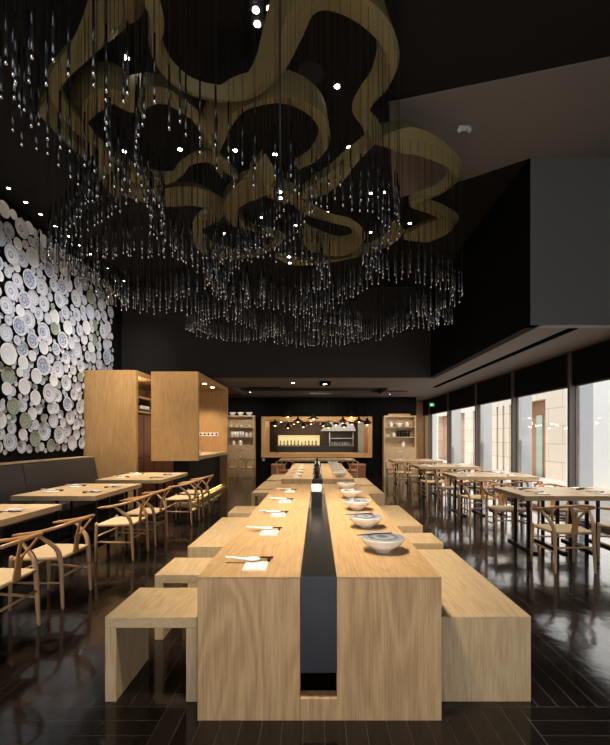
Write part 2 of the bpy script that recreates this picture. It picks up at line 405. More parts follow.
def bench(name, cat, w, l, open_front, label, x, y, group):
    t = thing(name, label, cat, (x, y, 0), 0, group); H, T = .475, .062
    if open_front: MB().box(-w/2, w/2, -l/2, l/2, H-T, H).build('seat', ash['Y'], t, .003)
    else: MB().box(-w/2, w/2, -l/2, l/2, H-.005, H).box(-w/2, w/2, -l/2+T, l/2-T, H-T, H-.005).build('seat', ash['Y'], t, .001)
    for s in (-1, 1):
        if open_front: MB().box(s*w/2-(T if s > 0 else 0), s*w/2+(T if s < 0 else 0), -l/2+.001, l/2-.001, 0, H-T-.0005).build('leg', ash['Z'], t, .003)
        else: MB().box(-w/2+.001, w/2-.001, s*l/2-(T if s > 0 else 0), s*l/2+(T if s < 0 else 0), 0, H-.0055).build('leg', ash['Z'], t, .003)
    return t
WB = .515; XLb = -.927; XRb = .94
gs, gl = 'short oak stools at the communal tables', 'long oak benches at the communal tables'
nm = {'a': 'front communal table', 'b': 'rear communal table'}
for nmk, y0, y1, lab in (('s', 2.27, 2.715, 'short oak stool nearest the viewer, left of the front communal table'),
                    ('s', 2.965, 3.39, 'second short oak stool, left of front communal table, before the long bench'),
                    ('l', 3.72, 5.09, 'long oak bench on left side of the front communal table'),
                    ('s', 5.39, 5.92, 'last short oak stool left of the front communal table, beyond the long bench'),
                    ('s', 7.34, 7.76, 'first short oak stool left of the rear communal table'),
                    ('l', 7.92, 9.22, 'long oak bench on left side of the rear communal table'),
                    ('l', 9.5, 10.9, 'last oak bench left of rear communal table, nearest the hatch wall')):
    bench('stool' if nmk == 's' else 'bench', 'stool' if nmk == 's' else 'bench', WB, y1-y0, nmk == 's', lab, XLb, (y0+y1)/2, gs if nmk == 's' else gl)
for nmk, y0, y1, lab in (('l', 2.273, 3.64, 'long oak bench nearest the viewer, right of the front communal table'),
                    ('s', 3.85, 4.27, 'short oak stool between two long benches, right of front communal table'),
                    ('l', 4.595, 5.98, 'second long oak bench right of front communal table, beyond the short stool'),
                    ('l', 7.18, 8.4, 'first oak bench on right side of the rear communal table'),
                    ('l', 8.58, 9.97, 'second oak bench on right side of the rear communal table')):
    bench('stool' if nmk == 's' else 'bench', 'stool' if nmk == 's' else 'bench', WB, y1-y0, nmk == 's', lab, XRb, (y0+y1)/2, gs if nmk == 's' else gl)

# ------------------------------------------------------------------ wishbone chair
def make_chair(label):
    t = thing('wishbone_chair', label, 'chair', (0, 0, 0), 0, 'wishbone chairs')
    for s in (-1, 1):
        MB().tube([(s*.250, .205, 0), (s*.247, .20, .22), (s*.243, .195, .42), (s*.242, .194, .455), (s*.242, .194, .466)], [.012, .017, .0185, .017, .010], 12).build('leg', chair_wood, t)
        pts = spline([(s*.215, -.225, 0), (s*.212, -.215, .2), (s*.212, -.205, .40), (s*.225, -.178, .52), (s*.252, -.10, .60), (s*.266, -.05, .645), (s*.268, -.03, .662)], 5)
        n = len(pts); MB().tube(pts, [.012+.008*math.sin(PI*min(1, i/(n-1)*1.25)) if i < n*.8 else .014 for i in range(n)], 12).build('leg', chair_wood, t)
        MB().tube([(s*.246, .2, .24), (s*.236, 0, .232), (s*.213, -.212, .225)], [.010, .0155, .010], 10, flat=.8).build('stretcher', chair_wood, t)
        MB().tube([(s*.243, .195, .432), (s*.213, -.203, .432)], .013, 10).build('seat_rail', chair_wood, t)
    MB().tube([(-.244, .197, .30), (.244, .197, .30)], .0105, 10).build('stretcher', chair_wood, t)
    MB().tube([(-.212, -.212, .275), (.212, -.212, .275)], .0105, 10).build('stretcher', chair_wood, t)
    MB().tube([(-.243, .195, .432), (.243, .195, .432)], .013, 10).build('seat_rail', chair_wood, t)
    MB().tube([(-.213, -.203, .432), (.213, -.203, .432)], .013, 10).build('seat_rail', chair_wood, t)
    rows = []
    for i in range(9):
        v = i/8; y = -.206+v*.404; hw = .206+v*.034; row = []
        for j in range(11):
            u = j/10*2-1
            row.append((u*hw, y, .447-.016*(1-u*u)*(1-(2*v-1)**2)))
        rows.append(row)
    st = MB().grid(rows); lo = [[(x, y, z-.022) for x, y, z in r] for r in rows]; st.grid(lo)
    edge = [rows[0][j] for j in range(11)]+[rows[i][10] for i in range(1, 9)]+[rows[8][j] for j in range(9, -1, -1)]+[rows[i][0] for i in range(7, 0, -1)]
    st.grid([edge+[edge[0]], [(x, y, z-.022) for x, y, z in edge+[edge[0]]]])
    st.build('seat', cord, t)
    rp = [(.272*math.cos(a)+(.004 if abs(math.cos(a)) > .99 else 0), -.02-.315*math.sin(a), .668+.084*math.sin(a)**1.2) for a in [PI*k/16 for k in range(17)]]
    rp = [(.266, .17, .644), (.270, .06, .656)]+rp+[(-.270, .06, .656), (-.266, .17, .644)]
    rp = spline(rp, 2); n = len(rp)
    MB().tube(rp, [.009 if i in (0, n-1) else .0175 for i in range(n)], 12, flat=.85).build('top_rail', rail_wood, t)
    # y shaped back splat, bent sheet
    sp = MB()
    def slat(pl, pr):
        a = [(x, y-.006, z) for x, y, z in pl]; b = [(x, y-.006, z) for x, y, z in pr]
        c = [(x, y+.006, z) for x, y, z in pr]; d = [(x, y+.006, z) for x, y, z in pl]
        sp.grid([a, b, c, d, a], False)
    zs = [(.425, -.208), (.50, -.214), (.56, -.224), (.60, -.238)]
    slat([(-.030-.012*(i == 0), y, z) for i, (z, y) in enumerate(zs)], [(.030+.012*(i == 0), y, z) for i, (z, y) in enumerate(zs)])
    for s in (-1, 1):
        k = [(.54, -.219, 0.002, .030), (.60, -.233, .010, .040), (.67, -.275, .048, .078), (.748, -.318, .090, .122)]
        slat([(s*a, y, z) for z, y, a, b in k], [(s*b, y, z) for z, y, a, b in k])
    sp.build('back_splat', rail_wood, t)
    return t
chair0 = None
def chair(label, x, y, rz):
    global chair0
    if chair0 is None:
        chair0 = make_chair(label); kids_ = kids(chair0); KIDS[chair0.name] = [(c, []) for c in kids_]
        chair0.location = (x, y, 0); chair0.rotation_euler = (0, 0, rz); return chair0
    return dup(chair0, label, (x, y, 0), rz)

# ------------------------------------------------------------------ dining tables
def dining_table(x0, x1, y0, y1, label, units, cross=True, grp='small square oak dining tables'):
    cx, cy = (x0+x1)/2, (y0+y1)/2
    t = thing('dining_table', label, 'table', (cx, cy, 0), 0, grp); hw, hl = (x1-x0)/2, (y1-y0)/2
    MB().box(-hw, hw, -hl, hl, -.0+.69, .75).build('tabletop', ash['Y'], t, .003)
    for k in range(units):
        X = -hw+(k+.5)*2*hw/units if units > 1 else 0
        for px in ((X-.19, X+.19) if hw/units > .3 else (X,)):
            p = MB()
            p.box(px-.03, px+.03, -hl+.1, hl-.1, 0, .028)
            for py in (-.17, .17): p.box(px-.018, px+.018, py-.018, py+.018, .028, .665)
            p.box(px-.03, px+.03, -hl+.15, hl-.15, .665, .69)
            p.build('leg', black_metal, t, .002)
    return t
# place setting pieces
def spoon_mesh():
    rows = []; inner = []
    secs = [(-.10, .008, .022, .003), (-.07, .009, .020, .003), (-.035, .011, .014, .004), (-.005, .014, .010, .006), (.015, .022, .006, .010), (.035, .027, .003, .014), (.055, .024, .003, .014), (.068, .014, .006, .010), (.074, .004, .012, .004)]
    for x, hw, z, d in secs:
        rows.append([(x*1.15, hw*1.15*math.cos(a), z+d-d*math.sin(a) if True else 0) for a in [PI*k/8 for k in range(9)]])
    mb = MB(); mb.grid(rows)
    up = [[(x, y*.9, z+.0025) for x, y, z in r] for r in rows]; mb.grid(up)
    for k in (0, 8): mb.grid([[r[k] for r in rows], [r[k] for r in up]])
    return mb.mesh('soup_spoon', white_ceramic)
SPOON = spoon_mesh()
NAP = MB().box(-.065, .065, -.065, .065, 0, .006).box(-.063, .065, -.064, .062, .006, .011).mesh('napkin', napkin_mat)
STICK = MB().tube([(-.12, 0, 0), (.12, 0, 0)], [.0025, .004], 8).mesh('chopstick', dark_wood)
REST = MB().box(-.009, .009, -.03, .03, 0, .012).mesh('chopstick_rest', dark_wood)
for mname in (NAP, REST): pass
def link(name, me, loc, rz=0., label='', cat='', group=None, ry=0.):
    o = bpy.data.objects.new(name, me); C.objects.link(o); o.location = loc; o.rotation_euler = (0, ry, rz)
    return tag(o, label, cat, group)
def setting(x, y, rz, where, z=.75, sticks=True):
    def R(dx, dy): return (x+dx*math.cos(rz)-dy*math.sin(rz), y+dx*math.sin(rz)+dy*math.cos(rz))
    px, py = R(0, 0); link('napkin', NAP, (px, py, z), rz, 'folded white napkin '+where, 'napkin', 'white napkins')
    px, py = R(-.07, .07); link('soup_spoon', SPOON, (px, py, z+.0115), rz, 'white soup spoon '+where, 'spoon', 'white soup spoons')
    if sticks:
        px, py = R(.062, .125); link('chopstick_rest', REST, (px, py, z), rz, 'small dark chopstick rest '+where, 'chopstick rest', 'chopstick rests')
        for k in (0, 1):
            px, py = R(-.035, .118+.014*k); link('chopstick', STICK, (px, py, z+.0165), rz, ('nearer' if k == 0 else 'farther')+' dark chopstick '+where, 'chopstick', 'dark chopsticks')

# ------------------------------------------------------------------ settings and bowls on communal tables
for i, y in enumerate((2.285, 3.08, 3.78, 4.58, 5.42)):
    setting(-.345 if i == 0 else -.36, y, 0, 'at %s setting from front table front end' % ORD[i])
for i, y in enumerate((7.35, 8.05, 8.8, 9.6, 10.4)):
    setting(-.36, y, 0, 'at %s setting from rear communal table near end' % ORD[i], sticks=i < 3)
def bowl_mesh():
    prof_o = [(.050, 0), (.052, .012), (.075, .022), (.115, .052), (.142, .088), (.143, .094)]
    prof_i = [(.140, .094), (.137, .088), (.110, .056), (.07, .030), (.03, .024), (1e-6, .023)]
    mb = MB(); mb.lathe([(1e-6, .004)]+prof_o, 32, mi=0); mb.lathe([prof_o[-1]]+prof_i, 32, mi=1)
    return mb
def add_uv_radial(me, r):
    uvl = me.uv_layers.new(name='UVMap')
    for lp in me.loops:
        v = me.vertices[lp.vertex_index].co; uvl.data[lp.index].uv = (v.x/r, v.y/r)
bm_ = bowl_mesh().mesh('serving_bowl', [white_ceramic, bowl_mat]); add_uv_radial(bm_, .143)
BY = [(.42, 2.60), (.393, 3.28), (.40, 4.08), (.405, 4.86), (.415, 5.66)]
for i, (x, y) in enumerate(BY):
    o = link('serving_bowl', bm_, (x, y, .75), i*1.3, 'blue and white serving bowl, %s from the front end of front communal table' % ORD[i], 'bowl', 'blue and white serving bowls')
for i, y in enumerate((7.4, 8.0, 8.6, 9.25, 9.9, 10.6)):
    link('serving_bowl', bm_, (.41, y, .75), i*2.1, 'blue and white serving bowl, %s from the near end of rear communal table' % ORD[i], 'bowl', 'blue and white serving bowls')
for i in range(2):
    x, y = BY[i]
    link('chopstick', STICK, (x-.05, y+.03, .853), .25, 'dark chopstick resting across the rim of the %s serving bowl' % ('nearest' if i == 0 else 'second nearest'), 'chopstick', 'dark chopsticks', ry=.0)
# utensil caddies and tall bottle on the runner
def caddy(x, y, label):
    t = thing('utensil_caddy', label, 'caddy', (x, y, .751), 0, 'black utensil caddies')
    q, h = .055, .17
    MB().box(-q, q, -q, q, 0, .008).box(-q, -q+.006, -q, q, .008, h).box(q-.006, q, -q, q, .008, h).box(-q+.006, q-.006, -q, -q+.006, .008, h).box(-q+.006, q-.006, q-.006, q, .008, h).build('holder', black_metal, t, .002)
    return t
caddy(.0, 4.21, 'black square utensil caddy holding white spoons on front table runner')
caddy(.0, 8.15, 'black square utensil caddy on the rear table runner')
rnd = random.Random(3)
SLEEVE = MB(); SLEEVE.add([(x*w, y_, z) for z, w in ((0, .007), (.22, .013)) for x, y_ in ((-1, -.002), (1, -.002), (1, .002), (-1, .002))], [(0, 3, 2, 1), (4, 5, 6, 7), (0, 1, 5, 4), (1, 2, 6, 5), (2, 3, 7, 6), (3, 0, 4, 7)])
SLEEVE = SLEEVE.mesh('chopstick_sleeve', plain('white_paper', (.78, .80, .82), .6))
for (x, y, n, nm_) in ((0, 4.21, 13, 'front'), (0, 8.15, 8, 'rear')):
    for k in range(n):
        ix, iy = rnd.uniform(-1, 1), rnd.uniform(-1, 1)
        o = bpy.data.objects.new('chopstick_sleeve', SLEEVE); C.objects.link(o)
        o.location = (x+ix*.022, y+iy*.022, .770); o.rotation_euler = (-iy*.14, ix*.16, rnd.uniform(-.6, .6))
        tag(o, 'white paper chopstick sleeve standing in the black caddy on %s table' % nm_, 'sleeve', 'white sleeves in the %s caddy' % nm_)
for (x, y, n, nm_) in ((0, 4.21, 3, 'front'), (0, 8.15, 2, 'rear')):
    for k in range(n):
        a = rnd.uniform(0, 2*PI); r = rnd.uniform(.005, .036)
        o = bpy.data.objects.new('soup_spoon', SPOON); C.objects.link(o)
        o.location = (x+r*math.cos(a), y+r*math.sin(a), .751+.16); o.rotation_euler = (rnd.uniform(-.25, .25), -PI/2+rnd.uniform(-.3, .3), a)
        tag(o, 'white spoon standing upright in the black caddy on %s table' % nm_, 'spoon', 'white spoons in the %s caddy' % nm_)
for x, y, lab in ((.0, 7.28, 'tall black sauce bottle at the near end of rear communal table'), (.0, 4.42, 'tall black sauce bottle behind the utensil caddy on front table')):
    h = 1. if y > 5 else .62
    t = thing('sauce_bottle', lab, 'bottle', (x, y, .751), 0)
    MB().lathe([(.040, 0), (.045, .01), (.045, .20*h), (.036, .235*h), (.018, .26*h), (.016, .31*h)], 20).build('body', plain('black_glass', (.01, .01, .012), .12), t)
    MB().lathe([(.019, .31*h), (.019, .345*h), (.014, .35*h)], 16).build('cap', chrome if h < 1 else black_metal, t)

# ------------------------------------------------------------------ left dining area
LT = [(-3.86, -2.78, 3.05, 4.43, 'nearest'), (-3.80, -2.75, 5.04, 6.37, 'second'), (-3.78, -2.65, 6.93, 8.35, 'third')]
for x0, x1, y0, y1, n in LT:
    dining_table(x0, x1, y0, y1, 'oak dining table before the plate wall banquette, %s from the viewer' % n, 2, grp='oak dining tables along the banquette')
li = ['nearest', 'second', 'third']
for i, (x0, x1, y0, y1, n) in enumerate(LT):
    for j, yy in enumerate((y0+.39, y1-.40)):
        lab = '%s half of %s banquette table' % ('nearer' if j == 0 else 'farther', n)
        setting(x0+.28, yy-.05, PI/2*0+.0, 'on wall side, '+lab)
        setting(x1-.22, yy, PI, 'on aisle side, '+lab)
for lab, x, y, rz in (('wishbone chair nearest the viewer at the nearest banquette table', -2.41, 2.98, PI/2), ('second wishbone chair at the nearest banquette table', -2.41, 3.71, PI/2),
                  ('first wishbone chair at the second banquette table', -2.41, 5.05, PI/2), ('second wishbone chair at the second banquette table, farther from viewer', -2.41, 5.72, PI/2),
                  ('first wishbone chair at the third banquette table, near the lit bar foot', -2.32, 7.02, PI/2), ('second wishbone chair at third banquette table, before the lit bar', -2.32, 7.72, PI/2)):
    chair(lab, x, y, rz)
# banquette
t = thing('banquette', 'long dark brown upholstered banquette under the plate wall', 'banquette', (XL+.03, 2.2, 0))
BL_ = 6.15; bk = MB(); nseg = 3
for k in range(nseg):
    a, b = k*BL_/nseg+.004, (k+1)*BL_/nseg-.004
    prof = [(.06, .40), (.06, 1.07), (.27, 1.07), (.31, 1.05), (.42, .42), (.42, .40)]
    n = len(prof); vs = [(x, a, z) for x, z in prof]+[(x, b, z) for x, z in prof]
    MB_ = MB(); MB_.add(vs, [tuple(range(n)), tuple(range(n, 2*n))]+[(i, (i+1) % n, (i+1) % n+n, i+n) for i in range(n)])
    MB_.build('backrest', leather, t, .02, segs=3)
    MB().box(.42, .98, a, b, .33, .46).build('seat_cushion', leather, t, .025, segs=3)
MB().box(.06, .92, 0, BL_, 0, .33).build('base', black_paint, t)
o = MB().box(.0, .30, 0, BL_, 1.07, 1.085).build('top_trim', oak['Y'], t, .003); o['label'] = 'thin pale wooden strip along the top'

# ------------------------------------------------------------------ right dining area
RT = [(2.57, 5.03, 'nearest'), (2.57, 7.48, 'second'), (2.50, 9.93, 'third'), (2.32, 12.38, 'farthest')]
for i, (x0, y0, n) in enumerate(RT):
    dining_table(x0, x0+.755, y0, y0+.9, 'oak dining table on the aisle side of the %s window pair' % n, 1, grp='oak dining tables beside the windows')
    dining_table(x0+.765, x0+1.52, y0, y0+.9, 'oak dining table against the glass in the %s window pair' % n, 1, grp='oak dining tables beside the windows')
    for j in range(2):
        X = x0+.23+.76*j+(.03 if j else 0)
        side = ('aisle', 'glass')[j]
        chair('wishbone chair on viewer side of the %s window table pair, %s end' % (n, side), X, y0-.40, 0)
        chair('wishbone chair on far side of the %s window table pair, %s end' % (n, side), X-.03, y0+.9, PI)
        setting(X+.08, y0+.17, 0, 'on viewer side of %s window tables, %s end' % (n, side), sticks=i == 0)
        setting(X+.08, y0+.72, PI, 'on far side of %s window tables, %s end' % (n, side), sticks=i == 0)
# cross table before the hatch with four chairs, and chairs by the left cabinet
dining_table(-1.22, 1.24, 13.1, 13.95, 'wide oak table set crosswise before the kitchen hatch', 3, grp='oak table before the hatch')
for j, x in enumerate((-1.02, 1.03)): chair('wishbone chair at the crosswise table before the hatch, %s end' % ('bar' if j == 0 else 'window'), x, 12.85, 0)
for j, x in enumerate((-.95, -.3, .35, .98)): setting(x, 13.3, 0, 'on crosswise table before the hatch, %s from the bar end' % ORD[j], sticks=False)
for j, (x, y) in enumerate(((-3.05, 14.1), (-2.42, 14.0))): chair('wishbone chair before the crockery cabinet by the bar, %s' % ('nearer the bar' if j == 0 else 'nearer the hatch'), x, y, .1)
for x, lab in ((-1.40, 'brown wooden box bench under the hatch on the bar side'), (1.50, 'brown wooden box bench under the hatch on the window side')):
    t = thing('box_bench', lab, 'bench', (x, 15.05, 0), 0, 'box benches under the hatch')
    MB().box(-.27, .27, -.22, .22, .0, .44).build('body', plain('brown_veneer', (.22, .085, .045), .5, noise=.2), t, .006)
    MB().box(-.28, .28, -.24, .24, .44, .48).build('seat', cab['X'], t, .004)

# ------------------------------------------------------------------ bar units
dark_veneer = plain('red_brown_veneer', (.10, .035, .018), .45, noise=.25, nscale=6)
AX0, AX1, AY0, AY1 = -4.88, -3.78, 8.5, 11.6; AZ = 2.88
t = thing('back_bar_cabinet', 'tall oak veneer bar cabinet against the plate wall', 'cabinet', (AX0, AY0, 0))
w_, l_ = AX1-AX0, AY1-AY0
MB().box(0, w_, 0, .1, 0, AZ).build('end_panel', cab['Z'], t, .003)
MB().box(0, w_, l_-.1, l_, 0, AZ).build('end_panel', cab['Z'], t, .003)
MB().box(0, w_-.001, .1, l_-.1, AZ-.1, AZ).build('top_panel', cab['Y'], t, .003)
MB().box(0, .05, .1, l_-.1, 0, AZ-.1).build('back_panel', cab['Z'], t)
for z in (2.34, 2.02): MB().box(.05, w_-.12, .1, l_-.1, z, z+.04).build('shelf', cab['Y'], t)
MB().box(.05, w_-.15, .1, l_-.1, 0, 2.0).build('carcass', dark_veneer, t)
for k in range(5):
    for z0, z1 in ((.1, 1.0), (1.04, 1.96)):
        MB().box(w_-.15, w_-.13, .13+k*.57, .13+k*.57+.54, z0, z1).build('door', dark_veneer, t, .004)
bot = plain('bottle_glass_dark', (.015, .018, .014), .1)
def bottle(x, y, z, h, mat, label, grp, r=.036):
    t = thing('wine_bottle', label, 'bottle', (x, y, z), 0, grp)
    MB().lathe([(r*.9, 0), (r, .008), (r, h*.62), (r*.75, h*.72), (r*.38, h*.8), (r*.36, h*.97)], 14).build('body', mat, t)
    MB().lathe([(r*.42, h*.9), (r*.42, h), (r*.3, h+.002)], 12).build('cap', black_metal, t)
    MB().lathe([(r*1.01, h*.2), (r*1.01, h*.5)], 14).build('paper_band', napkin_mat, t)
for k in range(5):
    bottle(AX1-.20, AY0+.66+k*.1, 2.06, .27, bot, 'dark wine bottle on the bar cabinet shelf, %s from its end panel' % ORD[k], 'wine bottles on the bar cabinet')

BX0, BX1, BY0, BY1 = -3.60, -2.58, 8.82, 11.8; BZ = 2.90
t = thing('bar_counter_box', 'oak veneer bar box with hanging front panel and open counter side', 'bar', (BX0, BY0, 0))
w_, l_ = BX1-BX0, BY1-BY0
MB().box(0, w_, 0, .1, .96, BZ).build('front_panel', cab['Z'], t, .003)
MB().box(0, w_, l_-.1, l_, 0, BZ).build('rear_panel', cab['Z'], t, .003)
MB().box(0, w_-.001, .1, l_-.1, BZ-.1, BZ).build('top_panel', cab['Y'], t, .003)
MB().box(.35, w_-.001, .002, l_-.1, .98, 1.06).build('counter_top', ash['Y'], t, .003)
MB().box(.45, w_-.22, .1, l_-.1, .06, .98).build('counter_front', black_paint, t)
MB().box(.50, w_-.06, .05, l_-.1, .0, .06).build('foot_plinth', oak['Y'], t)
MB().box(w_-.20, w_-.17, .12, l_-.12, .105, .12).build('light_strip', plain('led_strip', (.9, .8, .4), .5, emit=(1., .80, .28), estr=5.), t)
MB().box(w_-.218, w_-.16, .1, l_-.1, .12, .16).build('strip_cover', black_metal, t)
for k in range(2):
    MB().lathe([(.045, -.012), (.045, 0)], 20, (w_*.80, l_*.42+k*.75, BZ-.1)).build('downlight', plain('lamp_warm', (1, .9, .7), .5, emit=(1, .85, .6), estr=12.), t)
for k in range(5):
    tt = thing('ring_tile', 'square white tile with dark ring inside the bar box, %s from the opening' % ORD[4-k], 'tile', (BX0+.26+k*.112, BY1-.1, 1.56), 0, 'ring tiles in the bar box')
    MB().box(-.052, .052, -.012, 0, -.052, .052).build('tile', white_ceramic, tt, .002)
    r = MB(); r.lathe([(.018, 0), (.030, 0), (.030, .006), (.018, .006), (.018, 0)], 20)
    o = r.build('ring', dark_wood, tt); o.rotation_euler = (PI/2, 0, 0); o.location = (0, -.0121, 0)
for k in range(6):
    x, y = BX1-.28-.09*(k % 3), BY0+.75+.12*k
    link('tumbler', MB().lathe([(.028, 0), (.034, .1), (.032, .1), (.026, .006), (1e-6, .006)], 16).mesh('tumbler', white_ceramic), (x, y, 1.06), 0, 'white cup on the bar counter, %s from the hanging panel' % ORD[k], 'cup', 'cups on the bar counter')
bottle(BX1-.5, BY0+.42, 1.06, .30, bot, 'dark bottle on bar counter beside the hanging panel', 'bar counter bottles')

# ------------------------------------------------------------------ crockery cabinets
def crockery_cabinet(x0, x1, y0, H, label, shelves, doorz, two, m=None):
    t = thing('crockery_cabinet', label, 'cabinet', ((x0+x1)/2, y0, 0), 0, 'crockery cabinets'); hw = (x1-x0)/2; D = .36
    m = m or cab
    for s in (-1, 1): MB().box(s*hw-(.05 if s > 0 else 0), s*hw+(.05 if s < 0 else 0), 0, D, 0, H).build('side_panel', m['Z'], t, .002)
    MB().box(-hw+.05, hw-.05, 0, D, H-.05, H).build('top_panel', m['X'], t, .002)
    MB().box(-hw+.05, hw-.05, D-.02, D, 0, H-.05).build('back_panel', m['Z'], t)
    for z in shelves: MB().box(-hw+.05, hw-.05, .01, D-.02, z-.03, z).build('shelf', m['X'], t)
    if two: MB().box(two-.015, two+.015, .015, D-.02, doorz, H-.05).build('divider', m['Z'], t)
    MB().box(-hw+.05, hw-.05, .02, D-.02, 0, doorz-.03).build('carcass', m['Z'], t)
    for s in (-1, 1):
        dr = MB().box(min(s*.005, s*(hw-.055)), max(s*.005, s*(hw-.055)), 0, .018, .08, doorz-.32).build('door', m['Z'], t, .002)
        MB().tube([(s*.05, -.02, doorz-.5), (s*.05, -.02, doorz-.4)], .006, 8).build('handle', chrome, dr)
    dw = MB().box(-hw+.055, hw-.055, 0, .018, doorz-.31, doorz-.035).build('drawer', m['X'], t, .002)
    MB().box(-.06, .06, -.015, 0, doorz-.18, doorz-.165).build('handle', chrome, dw)
    return t
crockery_cabinet(-3.35, -2.31, 15., 2.28, 'tall oak crockery cabinet behind the bar', [1.86, 1.49, 1.17], 1.17, None, ash)
crockery_cabinet(2.47, 3.66, 15., 2.27, 'tall oak crockery cabinet beside the windows', [1.86, 1.49, 1.12], 1.12, None, ash)
small_bowl = MB().lathe([(.04, 0), (.045, .01), (.09, .06), (.10, .09), (.097, .09), (.085, .06), (.03, .015), (1e-6, .015)], 20).mesh('bowl', white_ceramic)
jar_me = MB().lathe([(.055, 0), (.06, .01), (.06, .12), (.045, .14), (.03, .15), (.028, .165), (1e-6, .17)], 18).mesh('jar', white_ceramic)
cup_me = MB().lathe([(.028, 0), (.034, .13), (.031, .13), (.026, .006), (1e-6, .006)], 14).mesh('tumbler', white_ceramic)
def shelf_items(items, where, y=15.13):
    for k, (x, z, me, nm_, ad, sc) in enumerate(items):
        o = link(nm_, me, (x, y, z), 0, '%s %s %s, %s along' % (ad, nm_, where(z), ORD[k]), nm_, 'white crockery '+where(z)); o.scale = (sc, sc, sc)
def wl(z): return {1.86: 'on upper shelf', 1.49: 'on middle shelf', 1.17: 'on lower shelf', 2.28: 'on top'}[z]+' of the bar side cabinet'
shelf_items([(x, 2.28, small_bowl, 'bowl', 'wide white', 1.3) for x in (-3.14, -2.84, -2.52)]
            +[(x, 1.86, small_bowl, 'bowl', 'small white', .75) for x in (-3.2, -3.0, -2.83, -2.5)]
            +[(x, 1.49, cup_me, 'tumbler', 'pale', 1.5) for x in (-3.15, -3.05, -2.96, -2.86, -2.77)]+[(x, 1.49, jar_me, 'jar', 'white lidded', .95) for x in (-2.62, -2.48)]
            +[(-3.1, 1.17, jar_me, 'jar', 'white lidded', 1.), (-2.85, 1.17, jar_me, 'jar', 'tall white lidded', 1.2)], wl)
def wr_(z): return {1.86: 'on upper shelf', 1.49: 'on middle shelf', 1.12: 'on lower shelf'}[z]+' of the window side cabinet'
shelf_items([(2.75, 1.86, jar_me, 'jar', 'white lidded', 1.1), (3.05, 1.86, small_bowl, 'bowl', 'deep white', 1.5), (3.35, 1.86, jar_me, 'jar', 'white lidded', 1.1),
             (2.62, 1.49, small_bowl, 'bowl', 'white', .9), (2.85, 1.49, jar_me, 'jar', 'white lidded', .95)]
            +[(3.02+.1*k, 1.49, MB().lathe([(.034, 0), (.04, .2), (.037, .2), (.03, .01), (1e-6, .01)], 14).mesh('tumbler', black_metal), 'tumbler', 'dark tall', 1.2) for k in range(5)]
            +[(3.2, 1.12, jar_me, 'jar', 'white lidded', 1.15)], wr_)
o = MB().box(-.4, .4, -.12, .12, 0, .07).build('tray', cab['X'], None, .01, (3.05, 15.16, 2.27)); tag(o, 'flat wooden tray on top of the window side cabinet', 'tray')
# wall switch
o = MB().box(-.05, .05, -.012, 0, -.05, .05).build('wall_socket', white_plastic, None, .003, (-2.02, YW, .62)); tag(o, 'small white socket on the black wall below hatch', 'socket')

# ------------------------------------------------------------------ kitchen hatch
t = thing('hatch_frame', 'deep oak frame around the kitchen serving hatch', 'frame', (0, 15.2, 0))
T, D = .15, 1.35
MB().box(HX0, HX0+T, 0, D, HZ0, HZ1).build('side_board', cab['Z'], t, .003); MB().box(HX1-T, HX1, 0, D, HZ0, HZ1).build('side_board', cab['Z'], t, .003)
MB().box(HX0+T, HX1-T, 0, D, HZ1-T, HZ1).build('top_board', cab['X'], t, .003); MB().box(HX0+T, HX1-T, 0, D, HZ0, HZ0+T).build('sill_board', cab['X'], t, .003)
KY = 19.6
struct(MB().box(-4, 4, KY, KY+.1, 0, 3).build('wall_kitchen', plain('kitchen_tile', (.10, .045, .028), .4, noise=.3, nscale=4)))
struct(MB().box(-4.1, -4, 16.6, KY, 0, 3).build('wall_kitchen_left', plain('kitchen_side', (.09, .04, .025), .5)))
struct(MB().box(3.5, 3.6, 16.6, KY, 0, 3).build('wall_kitchen_right', plain('kitchen_pale', (.45, .42, .36), .5)))
struct(MB().box(-4.1, 3.6, 15.6, KY+.1, 3, 3.1).build('ceiling_kitchen', black_paint))
t = thing('kitchen_counter', 'long black kitchen counter seen through the hatch', 'counter', (0, 17.4, 0))
MB().box(-1.72, 1.6, 0, .7, 0, 1.05).build('body', plain('black_front', (.010, .009, .009), .35), t, .004)
MB().box(-1.76, 1.64, -.03, .72, 1.05, 1.09).build('worktop', plain('dark_worktop', (.02, .018, .017), .3), t, .004)
t = thing('lit_shelf', 'glowing warm lit shelf behind the kitchen counter', 'shelf', (-.85, 18.9, 0))
MB().box(-.97, .97, .3, .34, 1.1, 1.56).build('back_panel', plain('lit_panel', (.9, .8, .5), .5, emit=(1., .80, .36), estr=.5), t)
MB().box(-1., 1., 0, .34, 1.06, 1.1).build('shelf_board', oak['X'], t, .003)
MB().box(-1., 1., 0, .34, 1.56, 1.6).build('top_board', dark_veneer, t, .003)
for s in (-1, 1): MB().box(s*.985-.015, s*.985+.015, 0, .34, 1.1, 1.56).build('side_board', dark_veneer, t)
rk = random.Random(5)
kb = [plain('amber_glass', (.25, .14, .03), .15), bot, plain('green_glass', (.10, .16, .05), .15)]
for k in range(11):
    bottle(-1.7+k*.165, 19.0, 1.10, .16+.1*rk.random(), kb[k % 3], 'small bottle on the glowing kitchen shelf, %s from its bar end' % ORD[k], 'bottles on the lit kitchen shelf', .034)
steel = plain('brushed_steel', (.55, .55, .54), .3, 1.)
t = thing('extractor_hood', 'stainless steel extractor hood over the kitchen counter', 'hood', (.9, 18.6, 0))
hv = [(-.75, -.4, 1.75), (.85, -.4, 1.75), (.85, .4, 1.75), (-.75, .4, 1.75), (-.3, -.1, 2.2), (.7, -.1, 2.2), (.7, .4, 2.2), (-.3, .4, 2.2)]
